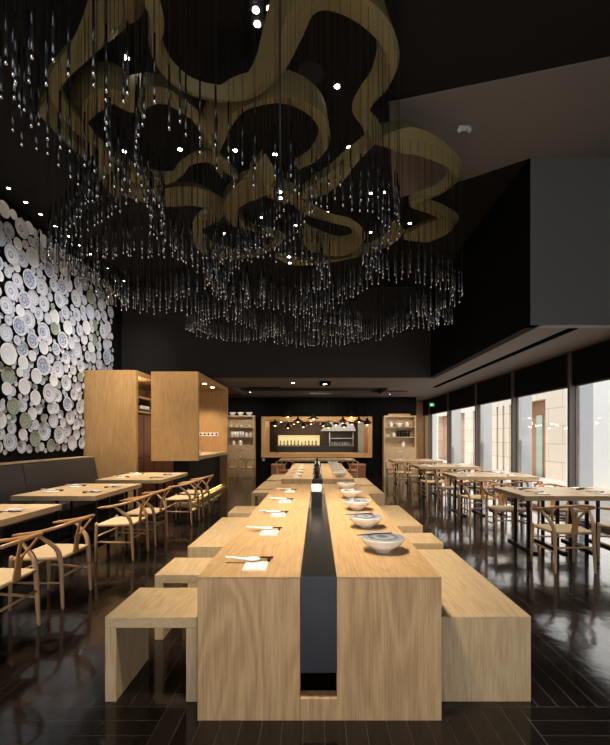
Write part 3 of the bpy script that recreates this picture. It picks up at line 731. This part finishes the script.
hb = MB(); hb.add(hv, [(0, 1, 2, 3), (4, 5, 6, 7), (0, 1, 5, 4), (1, 2, 6, 5), (2, 3, 7, 6), (3, 0, 4, 7)]); hb.build('canopy', steel, t, .004)
MB().box(0, .6, .0, .38, 2.2, 3.).build('duct', steel, t)
t = thing('kitchen_shelving', 'open steel kitchen shelving beside the pale kitchen column', 'shelving', (1.15, 19.2, 0))
for x in (-.55, .55): MB().box(x-.02, x+.02, -.02, .02, 0, 1.7).build('post', steel, t)
for z in (.5, 1.08, 1.4): MB().box(-.55, .55, -.02, .33, z, z+.03).build('shelf', steel, t)
for k in range(8):
    o = link('jar', jar_me, (.72+k*.12, 19.35, 1.11), 0, 'pale jar on steel kitchen shelving, %s from the lit shelf' % ORD[k], 'jar', 'jars on the kitchen shelving'); o.scale = (.85,)*3
struct(MB().box(1.85, 2.1, 18.2, 18.5, 0, 3).build('column_kitchen', white_wall))
struct(MB().box(2.3, 2.75, 18.9, 19.2, 0, 3).build('column_kitchen', plain('tan_column', (.45, .33, .2), .6)))

# ------------------------------------------------------------------ pendants before the hatch
dome_o = plain('pendant_black', (.012, .012, .013), .35, .2)
dome_i = plain('pendant_copper', (.75, .38, .12), .3, 1.)
bulb_m = plain('pendant_bulb', (1, .85, .6), .5, emit=(1, .48, .13), estr=2.2)
def pendant(x, y, zb, wide, label):
    t = thing('pendant_lamp', label, 'pendant lamp', (x, y, zb), 0, 'black pendant lamps before the hatch')
    R_ = .21 if wide else .145
    if wide: prof = [(R_, 0), (R_*.93, .025), (R_*.45, .075), (.045, .12), (.03, .17), (.012, .19)]
    else: prof = [(R_*.80, 0), (R_, .05), (R_*.95, .09), (R_*.45, .13), (.04, .17), (.03, .21), (.012, .23)]
    sh = MB(); sh.lathe(prof, 24, mi=0)
    sh.f.pop(-2) if False else None
    MBs = MB(); n = 24
    vs = []; fs = []
    for r, z in prof: vs += [(r*math.cos(2*PI*k/n), r*math.sin(2*PI*k/n), z) for k in range(n)]
    fs = [(i*n+k, i*n+(k+1) % n, (i+1)*n+(k+1) % n, (i+1)*n+k) for i in range(len(prof)-1) for k in range(n)]
    MBs.add(vs, fs, True, 0)
    vi = [(x*.95, y_*.95, z-.004) for x, y_, z in vs[:4*n]]
    MBs.add(vi, [tuple(reversed(f)) for f in fs if max(f) < 4*n], True, 1)
    MBs.build('shade', [dome_o, dome_i], t, fix=False)
    MB().sphere((0, 0, .02), .042, 14, 8).build('bulb', bulb_m, t)
    MB().tube([(0, 0, prof[-1][1]), (0, 0, ZL+.05-zb)], .004, 6).build('cord', black_metal, t)
    lamp('pendant_glow', 'POINT', (x, y, zb-.03), 5, (1, .75, .45), .05)
def py_(px, py, Y): return ((px-VX)*Y/F, EYE+(VY-py)*Y/F)
pl = [(275, 425.5, 14.2, 0), (288, 417, 14.6, 1), (298, 422, 14.2, 1), (313.4, 419, 14.6, 1), (328.4, 427.5, 14.1, 0), (342.8, 423, 14.2, 0), (351.5, 417, 15.0, 1), (359, 422, 14.35, 1), (367.3, 424.5, 13.7, 0)]
for i, (a, b, Y, wd) in enumerate(pl):
    x, z = py_(a, b, Y); pendant(x, Y, z, wd, '%s pendant with copper inside before the hatch, %s from the bar side' % ('wide flared black' if wd else 'round black', ORD[i]))
for i, (a, b, Y, wd) in enumerate([(288, 428, 16.9, 0), (303.5, 427, 16.9, 0), (311, 424, 17., 0), (323, 426, 16.9, 0), (336, 425, 16.9, 0), (281, 422, 17., 0), (294, 424, 17.05, 0), (318, 421, 17.05, 0), (344, 427, 17., 0), (352, 424, 17.05, 0)]):
    x, z = py_(a, b, Y); pendant(x, Y, z, wd, 'round black pendant with copper hanging inside the kitchen hatch, %s from the bar side' % ORD[i])

# ------------------------------------------------------------------ plates on the left wall
def plate_proto(mat):
    mb = MB(); prof = [(1e-6, .03), (.45, .03), (.55, .035), (.95, .16), (1., .18), (1., .20), (.93, .19), (.58, .075), (.5, .06), (1e-6, .06)]
    mb.lathe(prof, 22); me = mb.mesh('wall_plate', mat); add_uv_radial(me, 1.)
    me.transform(Matrix.Rotation(PI/2, 4, 'Y')); return me
protos = [plate_proto(m) for _, m in plate_mats]
rp = random.Random(21); plates = []
cells = {}
def near(y, z):
    cy, cz = int(y/.35), int(z/.35)
    for a in (-1, 0, 1):
        for b in (-1, 0, 1): yield from cells.get((cy+a, cz+b), ())
YP0, YP1, ZP0, ZP1 = 5.3, 9.66, 1.19, ZH-.12
for r, tries in ((.165, 60), (.14, 350), (.118, 1800), (.10, 5000), (.082, 14000), (.062, 16000), (.045, 14000)):
    for _ in range(tries):
        y = rp.uniform(YP0, YP1-r); z = rp.uniform(ZP0+r, ZP1-r); rr = r*rp.uniform(.93, 1.07)
        if y+r > AY0-.02 and z-r < AZ+.02 and y > AY0-r-.02: continue
        if all((y-b)**2+(z-c)**2 > ((rr+d)*.90)**2 for b, c, d, _l in near(y, z)):
            lay = rp.choice((0, 1, 2)); p = (y, z, rr, lay); plates.append(p); cells.setdefault((int(y/.35), int(z/.35)), []).append(p)
def pxpos(p): return VX+XL*F/p[0], VY-(p[1]-EYE)*F/p[0]
vis = [p for p in plates if pxpos(p)[0] > -12*p[2]]
vis.sort(key=lambda p: -p[2]/p[0]); individual = vis[:300]; iset = set(individual); rest = [p for p in plates if p not in iset]
def pick(): return rp.choices(range(6), (24, 20, 18, 20, 8, 10))[0]
individual.sort(key=lambda p: (int((p[1]-ZP0)/.27), -p[0]))
rowc = {}
for p in individual:
    k = pick(); row = int((p[1]-ZP0)/.27); j = rowc[row] = rowc.get(row, -1)+1
    o = bpy.data.objects.new('wall_plate', protos[k]); C.objects.link(o)
    o.location = (XL+.012+.024*p[3], p[0], p[1]); o.scale = (p[2],)*3; o.rotation_euler = (rp.uniform(0, 6.28), 0, 0)
    size = 'large' if p[2] > .125 else ('medium' if p[2] > .085 else 'small')
    tag(o, '%s %s, %s row above banquette, %s from far end' % (size, plate_mats[k][0], ORD[row], ordn(j)), 'plate', 'plates on the left wall')
sv, sf, suv, smi = [], [], [], []
for p in rest:
    k = pick(); me = protos[k]; o0 = len(sv); a = rp.uniform(0, 6.28)
    for v in me.vertices:
        x, y, z = v.co*p[2]; sv.append((XL+.012+.024*p[3]+x, p[0]+y*math.cos(a)-z*math.sin(a), p[1]+y*math.sin(a)+z*math.cos(a)))
    for pl_ in me.polygons:
        sf.append(tuple(i+o0 for i in pl_.vertices)); smi.append(k)
        for li_ in pl_.loop_indices: suv.append(tuple(me.uv_layers[0].data[li_].uv))
me = bpy.data.meshes.new('wall_plates'); me.from_pydata(sv, [], sf); u = me.uv_layers.new(name='UVMap')
for i, c in enumerate(suv): u.data[i].uv = c
for _, m in plate_mats: me.materials.append(m)
me.polygons.foreach_set('material_index', smi); me.polygons.foreach_set('use_smooth', [True]*len(sf))
o = bpy.data.objects.new('wall_plates', me); C.objects.link(o)
tag(o, 'smallest glazed plates filling gaps between the larger plates on left wall', 'plates', None, 'stuff')
print('plates', len(individual), len(rest))

# ------------------------------------------------------------------ chandelier
ZR = 4.74
ribbon_m, nt, b = new_mat('olive_perforated_ribbon')
tc = nt.nodes.new('ShaderNodeTexCoord'); vo = nt.nodes.new('ShaderNodeTexVoronoi'); vo.inputs['Scale'].default_value = 24; vo.inputs['Randomness'].default_value = .25
nt.links.new(tc.outputs['Object'], vo.inputs['Vector'])
rpn = nt.nodes.new('ShaderNodeValToRGB'); rpn.color_ramp.elements[0].position = .12; rpn.color_ramp.elements[0].color = (.27, .22, .105, 1); rpn.color_ramp.elements[1].position = .2; rpn.color_ramp.elements[1].color = (.20, .165, .066, 1)
nt.links.new(vo.outputs['Distance'], rpn.inputs[0]); nt.links.new(rpn.outputs[0], b.inputs['Base Color']); b.inputs['Roughness'].default_value = .6
rod_dark = plain('rod_wire', (.010, .010, .010), .5)
rod_tube = plain('rod_tube', (.05, .05, .053), .2, .8)
rod_mid = plain('rod_mid', (.17, .17, .18), .28, .9)  # mid and tube tones imitate the glint fading up each rod
rod_tip = plain('rod_tip', (.80, .80, .82), .2, 1.)
chand = thing('chandelier', 'ceiling chandelier of looping olive ribbons hung with hundreds of dark glass tipped rods', 'chandelier', (0, 4.5, ZR))
def pl_(*pts): return [Vector((*at_z(px, py, ZR), 0)) for px, py in pts]
curves = [
    ([Vector(p+(0,)) for p in ((-1.55, 1.9), (-1.75, 2.35))]+pl_((108, 0), (100, 30), (84, 58), (62, 82), (54, 98), (66, 118), (84, 136), (100, 156), (112, 175), (118, 196)), .34, 0.),
    (pl_((84, 134), (96, 116), (112, 108), (130, 116), (146, 108), (164, 106), (184, 116), (200, 128), (212, 146), (218, 164), (222, 178)), .26, 1.),
    ([Vector(p+(0,)) for p in ((-1.0, 2.15), (-1.28, 2.7))]+pl_((156, 20), (155, 50), (166, 74), (190, 92), (225, 99), (254, 93), (276, 72), (290, 42), (302, 14), (322, 3), (346, 8), (370, 24), (388, 48), (394, 74), (386, 98), (372, 114), (366, 126), (374, 138), (376, 150), (362, 162), (348, 173), (336, 184), (318, 194), (296, 200)), .30, 2.),
    (pl_((214, 168), (222, 144), (238, 124), (260, 115), (284, 112), (308, 119), (322, 132), (326, 150), (316, 164), (298, 172)), .28, .4),
    (pl_((376, 152), (394, 151), (418, 152), (440, 160), (456, 171), (456, 184), (438, 196), (414, 204), (434, 212), (446, 222), (428, 232), (404, 238)), .34, 1.6),
    (pl_((252, 172), (256, 194), (240, 204), (230, 218), (238, 230), (258, 236)), .34, .7),
    (pl_((256, 197), (276, 200), (296, 206), (308, 216), (330, 222), (350, 226), (356, 238), (340, 248), (316, 246), (300, 238)), .36, 2.4),
    (pl_((118, 196), (140, 206), (168, 212), (196, 212), (214, 222), (200, 232), (192, 244)), .34, .2),
    (pl_((192, 244), (206, 258), (232, 262), (256, 258), (272, 248), (280, 240), (262, 232)), .36, 1.2),
    (pl_((404, 238), (390, 250), (360, 258), (330, 262), (300, 262), (276, 256)), .36, 2.),
    ([Vector(p+(0,)) for p in ((-2.7, 3.3), (-2.2, 2.6), (-1.75, 2.15), (-1.25, 1.95), (-.8, 2.2), (-.5, 2.7), (-.1, 2.85))], .26, .9),
    ([Vector(p+(0,)) for p in ((-2.9, 4.2), (-2.75, 4.9), (-2.35, 5.3), (-1.9, 5.25), (-1.6, 4.9), (-1.25, 4.75), (-1., 5.1))], .26, .9),
]
rodpos = []
rr_ = random.Random(11)
for ci, (pts, w0, ph) in enumerate(curves):
    slim = .55 if ci in (8, 9) else 1.
    P = spline(pts, 8); n = len(P); rows = []; acc = 0.; L_ = [0.]
    for i in range(1, n): L_.append(L_[-1]+(P[i]-P[i-1]).length)
    for i, p in enumerate(P):
        t_ = (P[min(i+1, n-1)]-P[max(i-1, 0)]).normalized(); nrm = Vector((-t_.y, t_.x, 0))
        s = L_[i]; w = slim*w0*(.58+.26*math.sin(s*1.9+ph)); roll = .75*math.sin(s*1.25+ph*2.3)
        ends_ = min(1., .25+min(s, L_[-1]-s)*2.2); w *= ends_
        h = .17+.07*math.sin(s*1.5+ph)
        base = p-Vector((0, 4.5, 0))
        z0 = .05+.07*math.sin(s*1.1+ph)
        u = nrm*math.cos(roll)+Vector((0, 0, 1))*math.sin(roll); v = Vector((0, 0, 1))*math.cos(roll)-nrm*math.sin(roll)
        c = base+Vector((0, 0, z0))
        prof = [c-u*w*.5, c-u*w*.25-v*.012, c+u*w*.25-v*.012, c+u*w*.5, c+u*w*.5+v*h, c+u*w*.42+v*h, c+u*w*.42+v*.03, c-u*w*.42+v*.03, c-u*w*.42+v*h, c-u*w*.5+v*h]
        rows.append(prof+[prof[0]])
    mb = MB(); mb.grid(rows); mb.f.append(tuple(range(10))); mb.sm.append(False); mb.mi.append(0)
    k0 = (n-1)*11; mb.f.append(tuple(range(k0, k0+10))); mb.sm.append(False); mb.mi.append(0)
    o = mb.build('ribbon', ribbon_m, chand)
    md = o.modifiers.new('edge', 'EDGE_SPLIT'); md.split_angle = math.radians(50)
    # rods in three staggered rows
    step = .082 if ci < 10 else .13
    for row in (-.3, .3):
        d = rr_.uniform(0, step)
        while d < L_[-1]:
            i = next(k for k in range(1, n) if L_[k] >= d) if d > 0 else 1
            f = (d-L_[i-1])/max(L_[i]-L_[i-1], 1e-6); p = P[i-1].lerp(P[i], f); t_ = (P[i]-P[i-1]).normalized(); nrm = Vector((-t_.y, t_.x, 0))
            w = w0*(.78+.30*math.sin(d*1.9+ph))
            q = p+nrm*w*row
            zt = 3.20+.06*math.sin(d*1.3+ph)+rr_.uniform(-.04, .04)+.05
            if q.y > 3.3 or rr_.random() < .14: rodpos.append((q.x+rr_.uniform(-.012, .012), q.y+rr_.uniform(-.012, .012), zt)); d += step*rr_.uniform(.85, 1.15)
print('rods', len(rodpos))
def rod_geo(mb, x, y, zt, ztop):
    lt = .36; q = .16
    mb.tube([(x, y, zt+lt), (x, y, ztop)], .0018, 4, False, mi=0)
    mb.tube([(x, y, zt+q), (x, y, zt+lt)], .0056, 6, True, mi=1)
    mb.tube([(x, y, zt+.04), (x, y, zt+q)], .0060, 6, True, mi=3)
    mb.tube([(x, y, zt), (x, y, zt+.04)], .0062, 6, True, mi=2)
rodpos = [r for r in rodpos if r[0] > XL+.15]
rodpos.sort(key=lambda r: r[1])
def seen(r):
    px = VX+r[0]*F/r[1]; py = VY-(r[2]-EYE)*F/r[1]
    return -5 < px < 615 and py > -5
inview = [r for r in rodpos if seen(r)]
one = inview[:100]; oset = set(one)
rm = MB(); rod_geo(rm, 0, 0, 0, 1.62); rod_me = rm.mesh('hanging_rod', [rod_dark, rod_tube, rod_tip, rod_mid], fix=False)
for x, y, z in one:
    o = bpy.data.objects.new('hanging_rod', rod_me); C.objects.link(o); o.parent = chand; o.location = (x, y-4.5, z-ZR)
mb = MB()
for x, y, z in rodpos:
    if (x, y, z) not in oset: rod_geo(mb, x, y-4.5, z-ZR, .06)
o = mb.build('hanging_rods', [rod_dark, rod_tube, rod_tip, rod_mid], chand, fix=False); o['kind'] = 'stuff'

# ------------------------------------------------------------------ downlights
trim_m = plain('lamp_trim', (.02, .02, .02), .4)
lens_m = plain('lamp_lens', (1, .95, .85), .4, emit=(1, .86, .66), estr=22.)
dl0 = None; dl_parts = None
dl_trim = MB().lathe([(.034, 0), (.052, 0), (.052, -.008), (.034, -.008), (.034, 0)], 20).mesh('trim_ring', trim_m)
dl_lens = MB().lathe([(1e-6, -.003), (.034, -.003), (.034, -.006), (1e-6, -.006)], 18).mesh('lens', lens_m)
def downlight(x, y, z, label, grp, sc=1.):
    t = thing('downlight', label, 'downlight', (x, y, z), 0, grp); t.scale = (sc,)*3
    for nm_, me in (('trim_ring', dl_trim), ('lens', dl_lens)):
        o = bpy.data.objects.new(nm_, me); C.objects.link(o); o.parent = t
rowpx = [(7, 188), (25, 202), (40, 214), (54, 226), (66.5, 236), (78, 245), (88, 254), (106, 268), (122, 281)]
wash = []
for i, (a, b_) in enumerate(rowpx):
    x, y = at_z(a, b_, ZH); wash.append((x, y)); downlight(-4.66, y, ZH, 'small ceiling downlight along the plate wall, %s from the viewer' % ORD[i], 'downlights along the plate wall', .8)
cl = [(126, 57), (98, 96), (124, 151), (180, 149), (145, 187), (187, 195), (275, 154), (337, 86), (349, 147), (224, 233), (327, 212), (384, 192), (424, 181), (410, 223), (371, 193), (262, 217), (296, 225), (330, 170), (235, 150), (371, 232), (270, 8)]
for i, (a, b_) in enumerate(cl):
    x, y = at_z(a, b_, ZH)
    downlight(x, y, ZH, 'round downlight in the black ceiling among the chandelier ribbons, %s counted away from viewer' % ordn(sorted(range(len(cl)), key=lambda q: cl[q][1]).index(i)), 'ceiling downlights among the ribbons', .9)
for i, (a, b_) in enumerate(((293, 382.5), (216, 389), (250, 392), (390, 394))):
    x, y = at_z(a, b_, ZL); downlight(x, y, ZL, 'downlight in the low rear ceiling, %s' % ('brightest, before the box spotlight', 'above the bar', 'beside the bar', 'beside the window side cabinet')[i], 'rear ceiling downlights', 1.4 if i == 0 else .8)
# bright twin spotlights hanging near the top
for i, (x, y) in enumerate(((-.255, 1.695), (-.257, 1.752), (-.27, 2.955), (-.272, 3.03), (-.277, 4.02), (-.28, 4.16))):
    t = thing('hanging_spotlight', '%s bright spotlight of the %s pair among the chandelier rods' % ('nearer' if i % 2 == 0 else 'farther', ('nearest', 'middle', 'farthest')[i//2]), 'spotlight', (x, y, 3.26), 0, 'bright spotlights among the rods')
    MB().lathe([(.022, .0), (.028, .006), (.028, .14), (.015, .16)], 18).build('housing', trim_m, t)
    MB().lathe([(1e-6, -.003), (.014, -.002), (.014, .002)], 18).build('lens', plain('spot_lens', (1, 1, 1), .4, emit=(1, .95, .85), estr=14.), t)
    MB().tube([(0, 0, .16), (0, 0, ZH-3.26)], .004, 8).build('stem', trim_m, t)
# ceiling loudspeaker and twin emergency head, air slots
x, y = at_z(311, 73, ZH); t = thing('ceiling_speaker', 'dark round ceiling speaker inside the largest ribbon loop', 'speaker', (x, y, ZH))
MB().lathe([(.0001, -.012), (.10, -.012), (.13, -.008), (.14, 0)], 28).build('cover', plain('speaker_dark', (.022, .02, .02), .7), t)
x, y = at_z(464, 127, ZH-.02); t = thing('emergency_light', 'small twin head emergency light on the grey ceiling band', 'light', (x, y, ZH-.02))
MB().box(-.07, .07, -.03, .03, -.03, 0).build('body', white_plastic, t, .006)
for s in (-1, 1): MB().sphere((s*.06, -.02, -.05), .03, 12, 8).build('lamp_head', white_plastic, t)
slot_m = plain('slot_black', (.003, .003, .003), 1., spec=0.)
o = MB().box(-.06, .06, -3.3, 3.3, -.012, 0).build('air_vent', slot_m, None, 0, (3.53, 8.9, ZL)); tag(o, 'long black linear air slot in low ceiling beside the windows', 'air vent')
for i, (a, b_, w_) in enumerate(((264, 387.5, .5), (320, 393.5, .35), (235, 395, .5), (389, 391, .6), (404, 397, .6))):
    x, y = at_z(a, b_, ZL); o = MB().box(-w_, w_, -.07, .07, -.012, 0).build('air_vent', slot_m if i != 1 else plain('pale_vent', (.3, .28, .26), .6), None, 0, (x, y, ZL))
    tag(o, ('dark air slot before the tray, bar side of the box spotlight', 'pale short air slot behind the box spotlight', 'dark air slot above the bar side cabinet', 'nearer dark air slot on window side of rear ceiling', 'farther dark air slot near the window side cabinet')[i], 'air vent', 'air slots in the rear ceiling')
x, y = at_z(325, 383, ZL); t = thing('box_spotlight', 'square black recessed box spotlight in the rear ceiling', 'spotlight', (x, y, ZL))
MB().box(-.15, .15, -.42, .42, -.03, 0).build('housing', slot_m, t, .003); MB().lathe([(1e-6, -.036), (.045, -.036), (.045, -.03)], 18).build('lens', lens_m, t)
# exit sign
x = 115*13/F; t = thing('exit_sign', 'small green lit exit sign hanging before the window header', 'sign', (x, 13, 2.46)); t.scale = (.5, 1, .65)
MB().box(-.14, .14, -.015, .015, -.0, .16).build('panel', plain('exit_green', (.02, .4, .15), .5, emit=(.02, .55, .22), estr=.35), t, .004)
em = plain('exit_white', (.8, .9, .85), .5, emit=(.7, 1, .8), estr=.4)
MB().box(-.10, -.04, -.018, -.0151, .03, .13).build('pictogram_door', em, t)
MB().sphere((.015, -.017, .118), .012, 10, 6).box(.0, .03, -.018, -.0151, .06, .105).box(-.015, .0, -.018, -.0151, .025, .07).box(.03, .05, -.018, -.0151, .04, .06).box(.06, .11, -.018, -.0151, .072, .084).build('pictogram_runner', em, t)
MB().box(-.005, .005, -.005, .005, .16, (ZL-2.46)/.65).build('stem', trim_m, t)

# ------------------------------------------------------------------ light
wd = bpy.data.worlds.new('world'); S.world = wd; wd.use_nodes = True
bg = wd.node_tree.nodes['Background']; bg.inputs['Color'].default_value = (.86, .93, 1., 1); bg.inputs['Strength'].default_value = 1.05
sun = lamp('sun', 'SUN', (0, 0, 12), 2.0, (1, .95, .86)); sun.data.angle = .02
sun.rotation_euler = Vector((.42, .12, -.9)).to_track_quat('-Z', 'Y').to_euler()
# added fill area lamp behind the viewer, then daylight at the right windows
lamp('front_fill', 'AREA', (0, Y0+.05, 1.55), 54, (1., .97, .94), (8.2, 2.5), (0, 6, 1.5))
for a, b in ((5.2, 7.1), (7.3, 9.2), (9.4, 11.4), (11.5, 13.8), (14., 16.1)):
    lamp('daylight_window', 'AREA', (XR+.2, (a+b)/2, 1.25), 18, (1, .95, .88), (b-a, 2.2), (0, (a+b)/2, 1.25))
# spots: some sit in modelled fixtures, others are added without one
for x, y, ty in ((-.255, 1.695, 2.55), (-.257, 1.752, 3.1), (-.27, 2.955, 3.7), (-.272, 3.03, 4.2), (-.277, 4.02, 4.8), (-.28, 4.16, 5.4), (-.2, 6.9, 7.5), (-.2, 7.9, 8.4), (-.2, 9.2, 9.6), (-.2, 9.3, 10.6)):
    lamp('table_spot', 'SPOT', (x, y, 3.20), 150, (1, .86, .64), .13, (0.05, ty, .75), spot_size=1.35, spot_blend=.9)
for y in (4.9, 5.7, 6.5, 7.3, 8.1, 8.9):
    lamp('plate_wash', 'SPOT', (-2.95, y, ZH-.05), 100, (1., .97, .94), .05, (XL, y+.4, 2.7), spot_size=1.35, spot_blend=1.)
for y in (3.6, 5.6, 7.6): lamp('left_spot', 'SPOT', (-3.7, y, ZH-.05), 950, (1, .84, .62), .05, (-2.65, y, .7), spot_size=.74, spot_blend=.8)
lamp('bar_spot', 'SPOT', (-2.9, 7.1, ZH-.1), 330, (1, .85, .62), .05, (-3.3, 8.8, 1.6), spot_size=.9, spot_blend=.8)
lamp('bar_spot', 'SPOT', (-4.1, 6.9, ZH-.1), 290, (1, .85, .62), .05, (-4.3, 8.5, 1.4), spot_size=.8, spot_blend=.8)
for k in range(2): lamp('bar_inner', 'SPOT', (BX0+.46, BY0+1.04+.9*k, BZ-.13), 90, (1, .8, .55), .04, (BX0+.46, BY0+1.04+.9*k+.4, 0), spot_size=2., spot_blend=.6)
for x in (-2.8, 0, 2.9): lamp('rear_spot', 'SPOT', (x, 13.2, ZL-.02), 165, (1, .86, .68), .35, (x*1.02, 15.2, 1.2), spot_size=1.7, spot_blend=.7)
for y in (5.5, 7.95, 10.4, 12.8): lamp('window_table_spot', 'SPOT', (3.0, y-.3, ZL-.02), 115, (1, .9, .74), .05, (3.3, y, .75), spot_size=1.9, spot_blend=.8)  # added spots without fixtures, brightening the window tables
lamp('bar_shelf_fill', 'POINT', (AX1-.25, AY0+.6, 2.55), 7, (1, .85, .6), .05)  # added point lamp, no fixture, to brighten the shelf
lamp('kitchen_light', 'AREA', (.6, 18, 2.95), 9, (1, .88, .7), (3, 1.2), (.6, 18, 0))
lamp('ribbon_fill', 'POINT', (0, 5, 3.9), 0, (1, .85, .5), .1)  # added lamp meant to lift the ribbons, no fixture, switched off

S.view_settings.view_transform = 'Standard'; S.view_settings.look = 'None'; S.view_settings.gamma = 1; S.view_settings.use_curve_mapping = False
S.view_settings.exposure = .5
S.cycles.use_denoising = True
S.cycles.max_bounces = 8; S.cycles.diffuse_bounces = 4; S.cycles.glossy_bounces = 4; S.cycles.transparent_max_bounces = 12
S.cycles.sample_clamp_indirect = 6
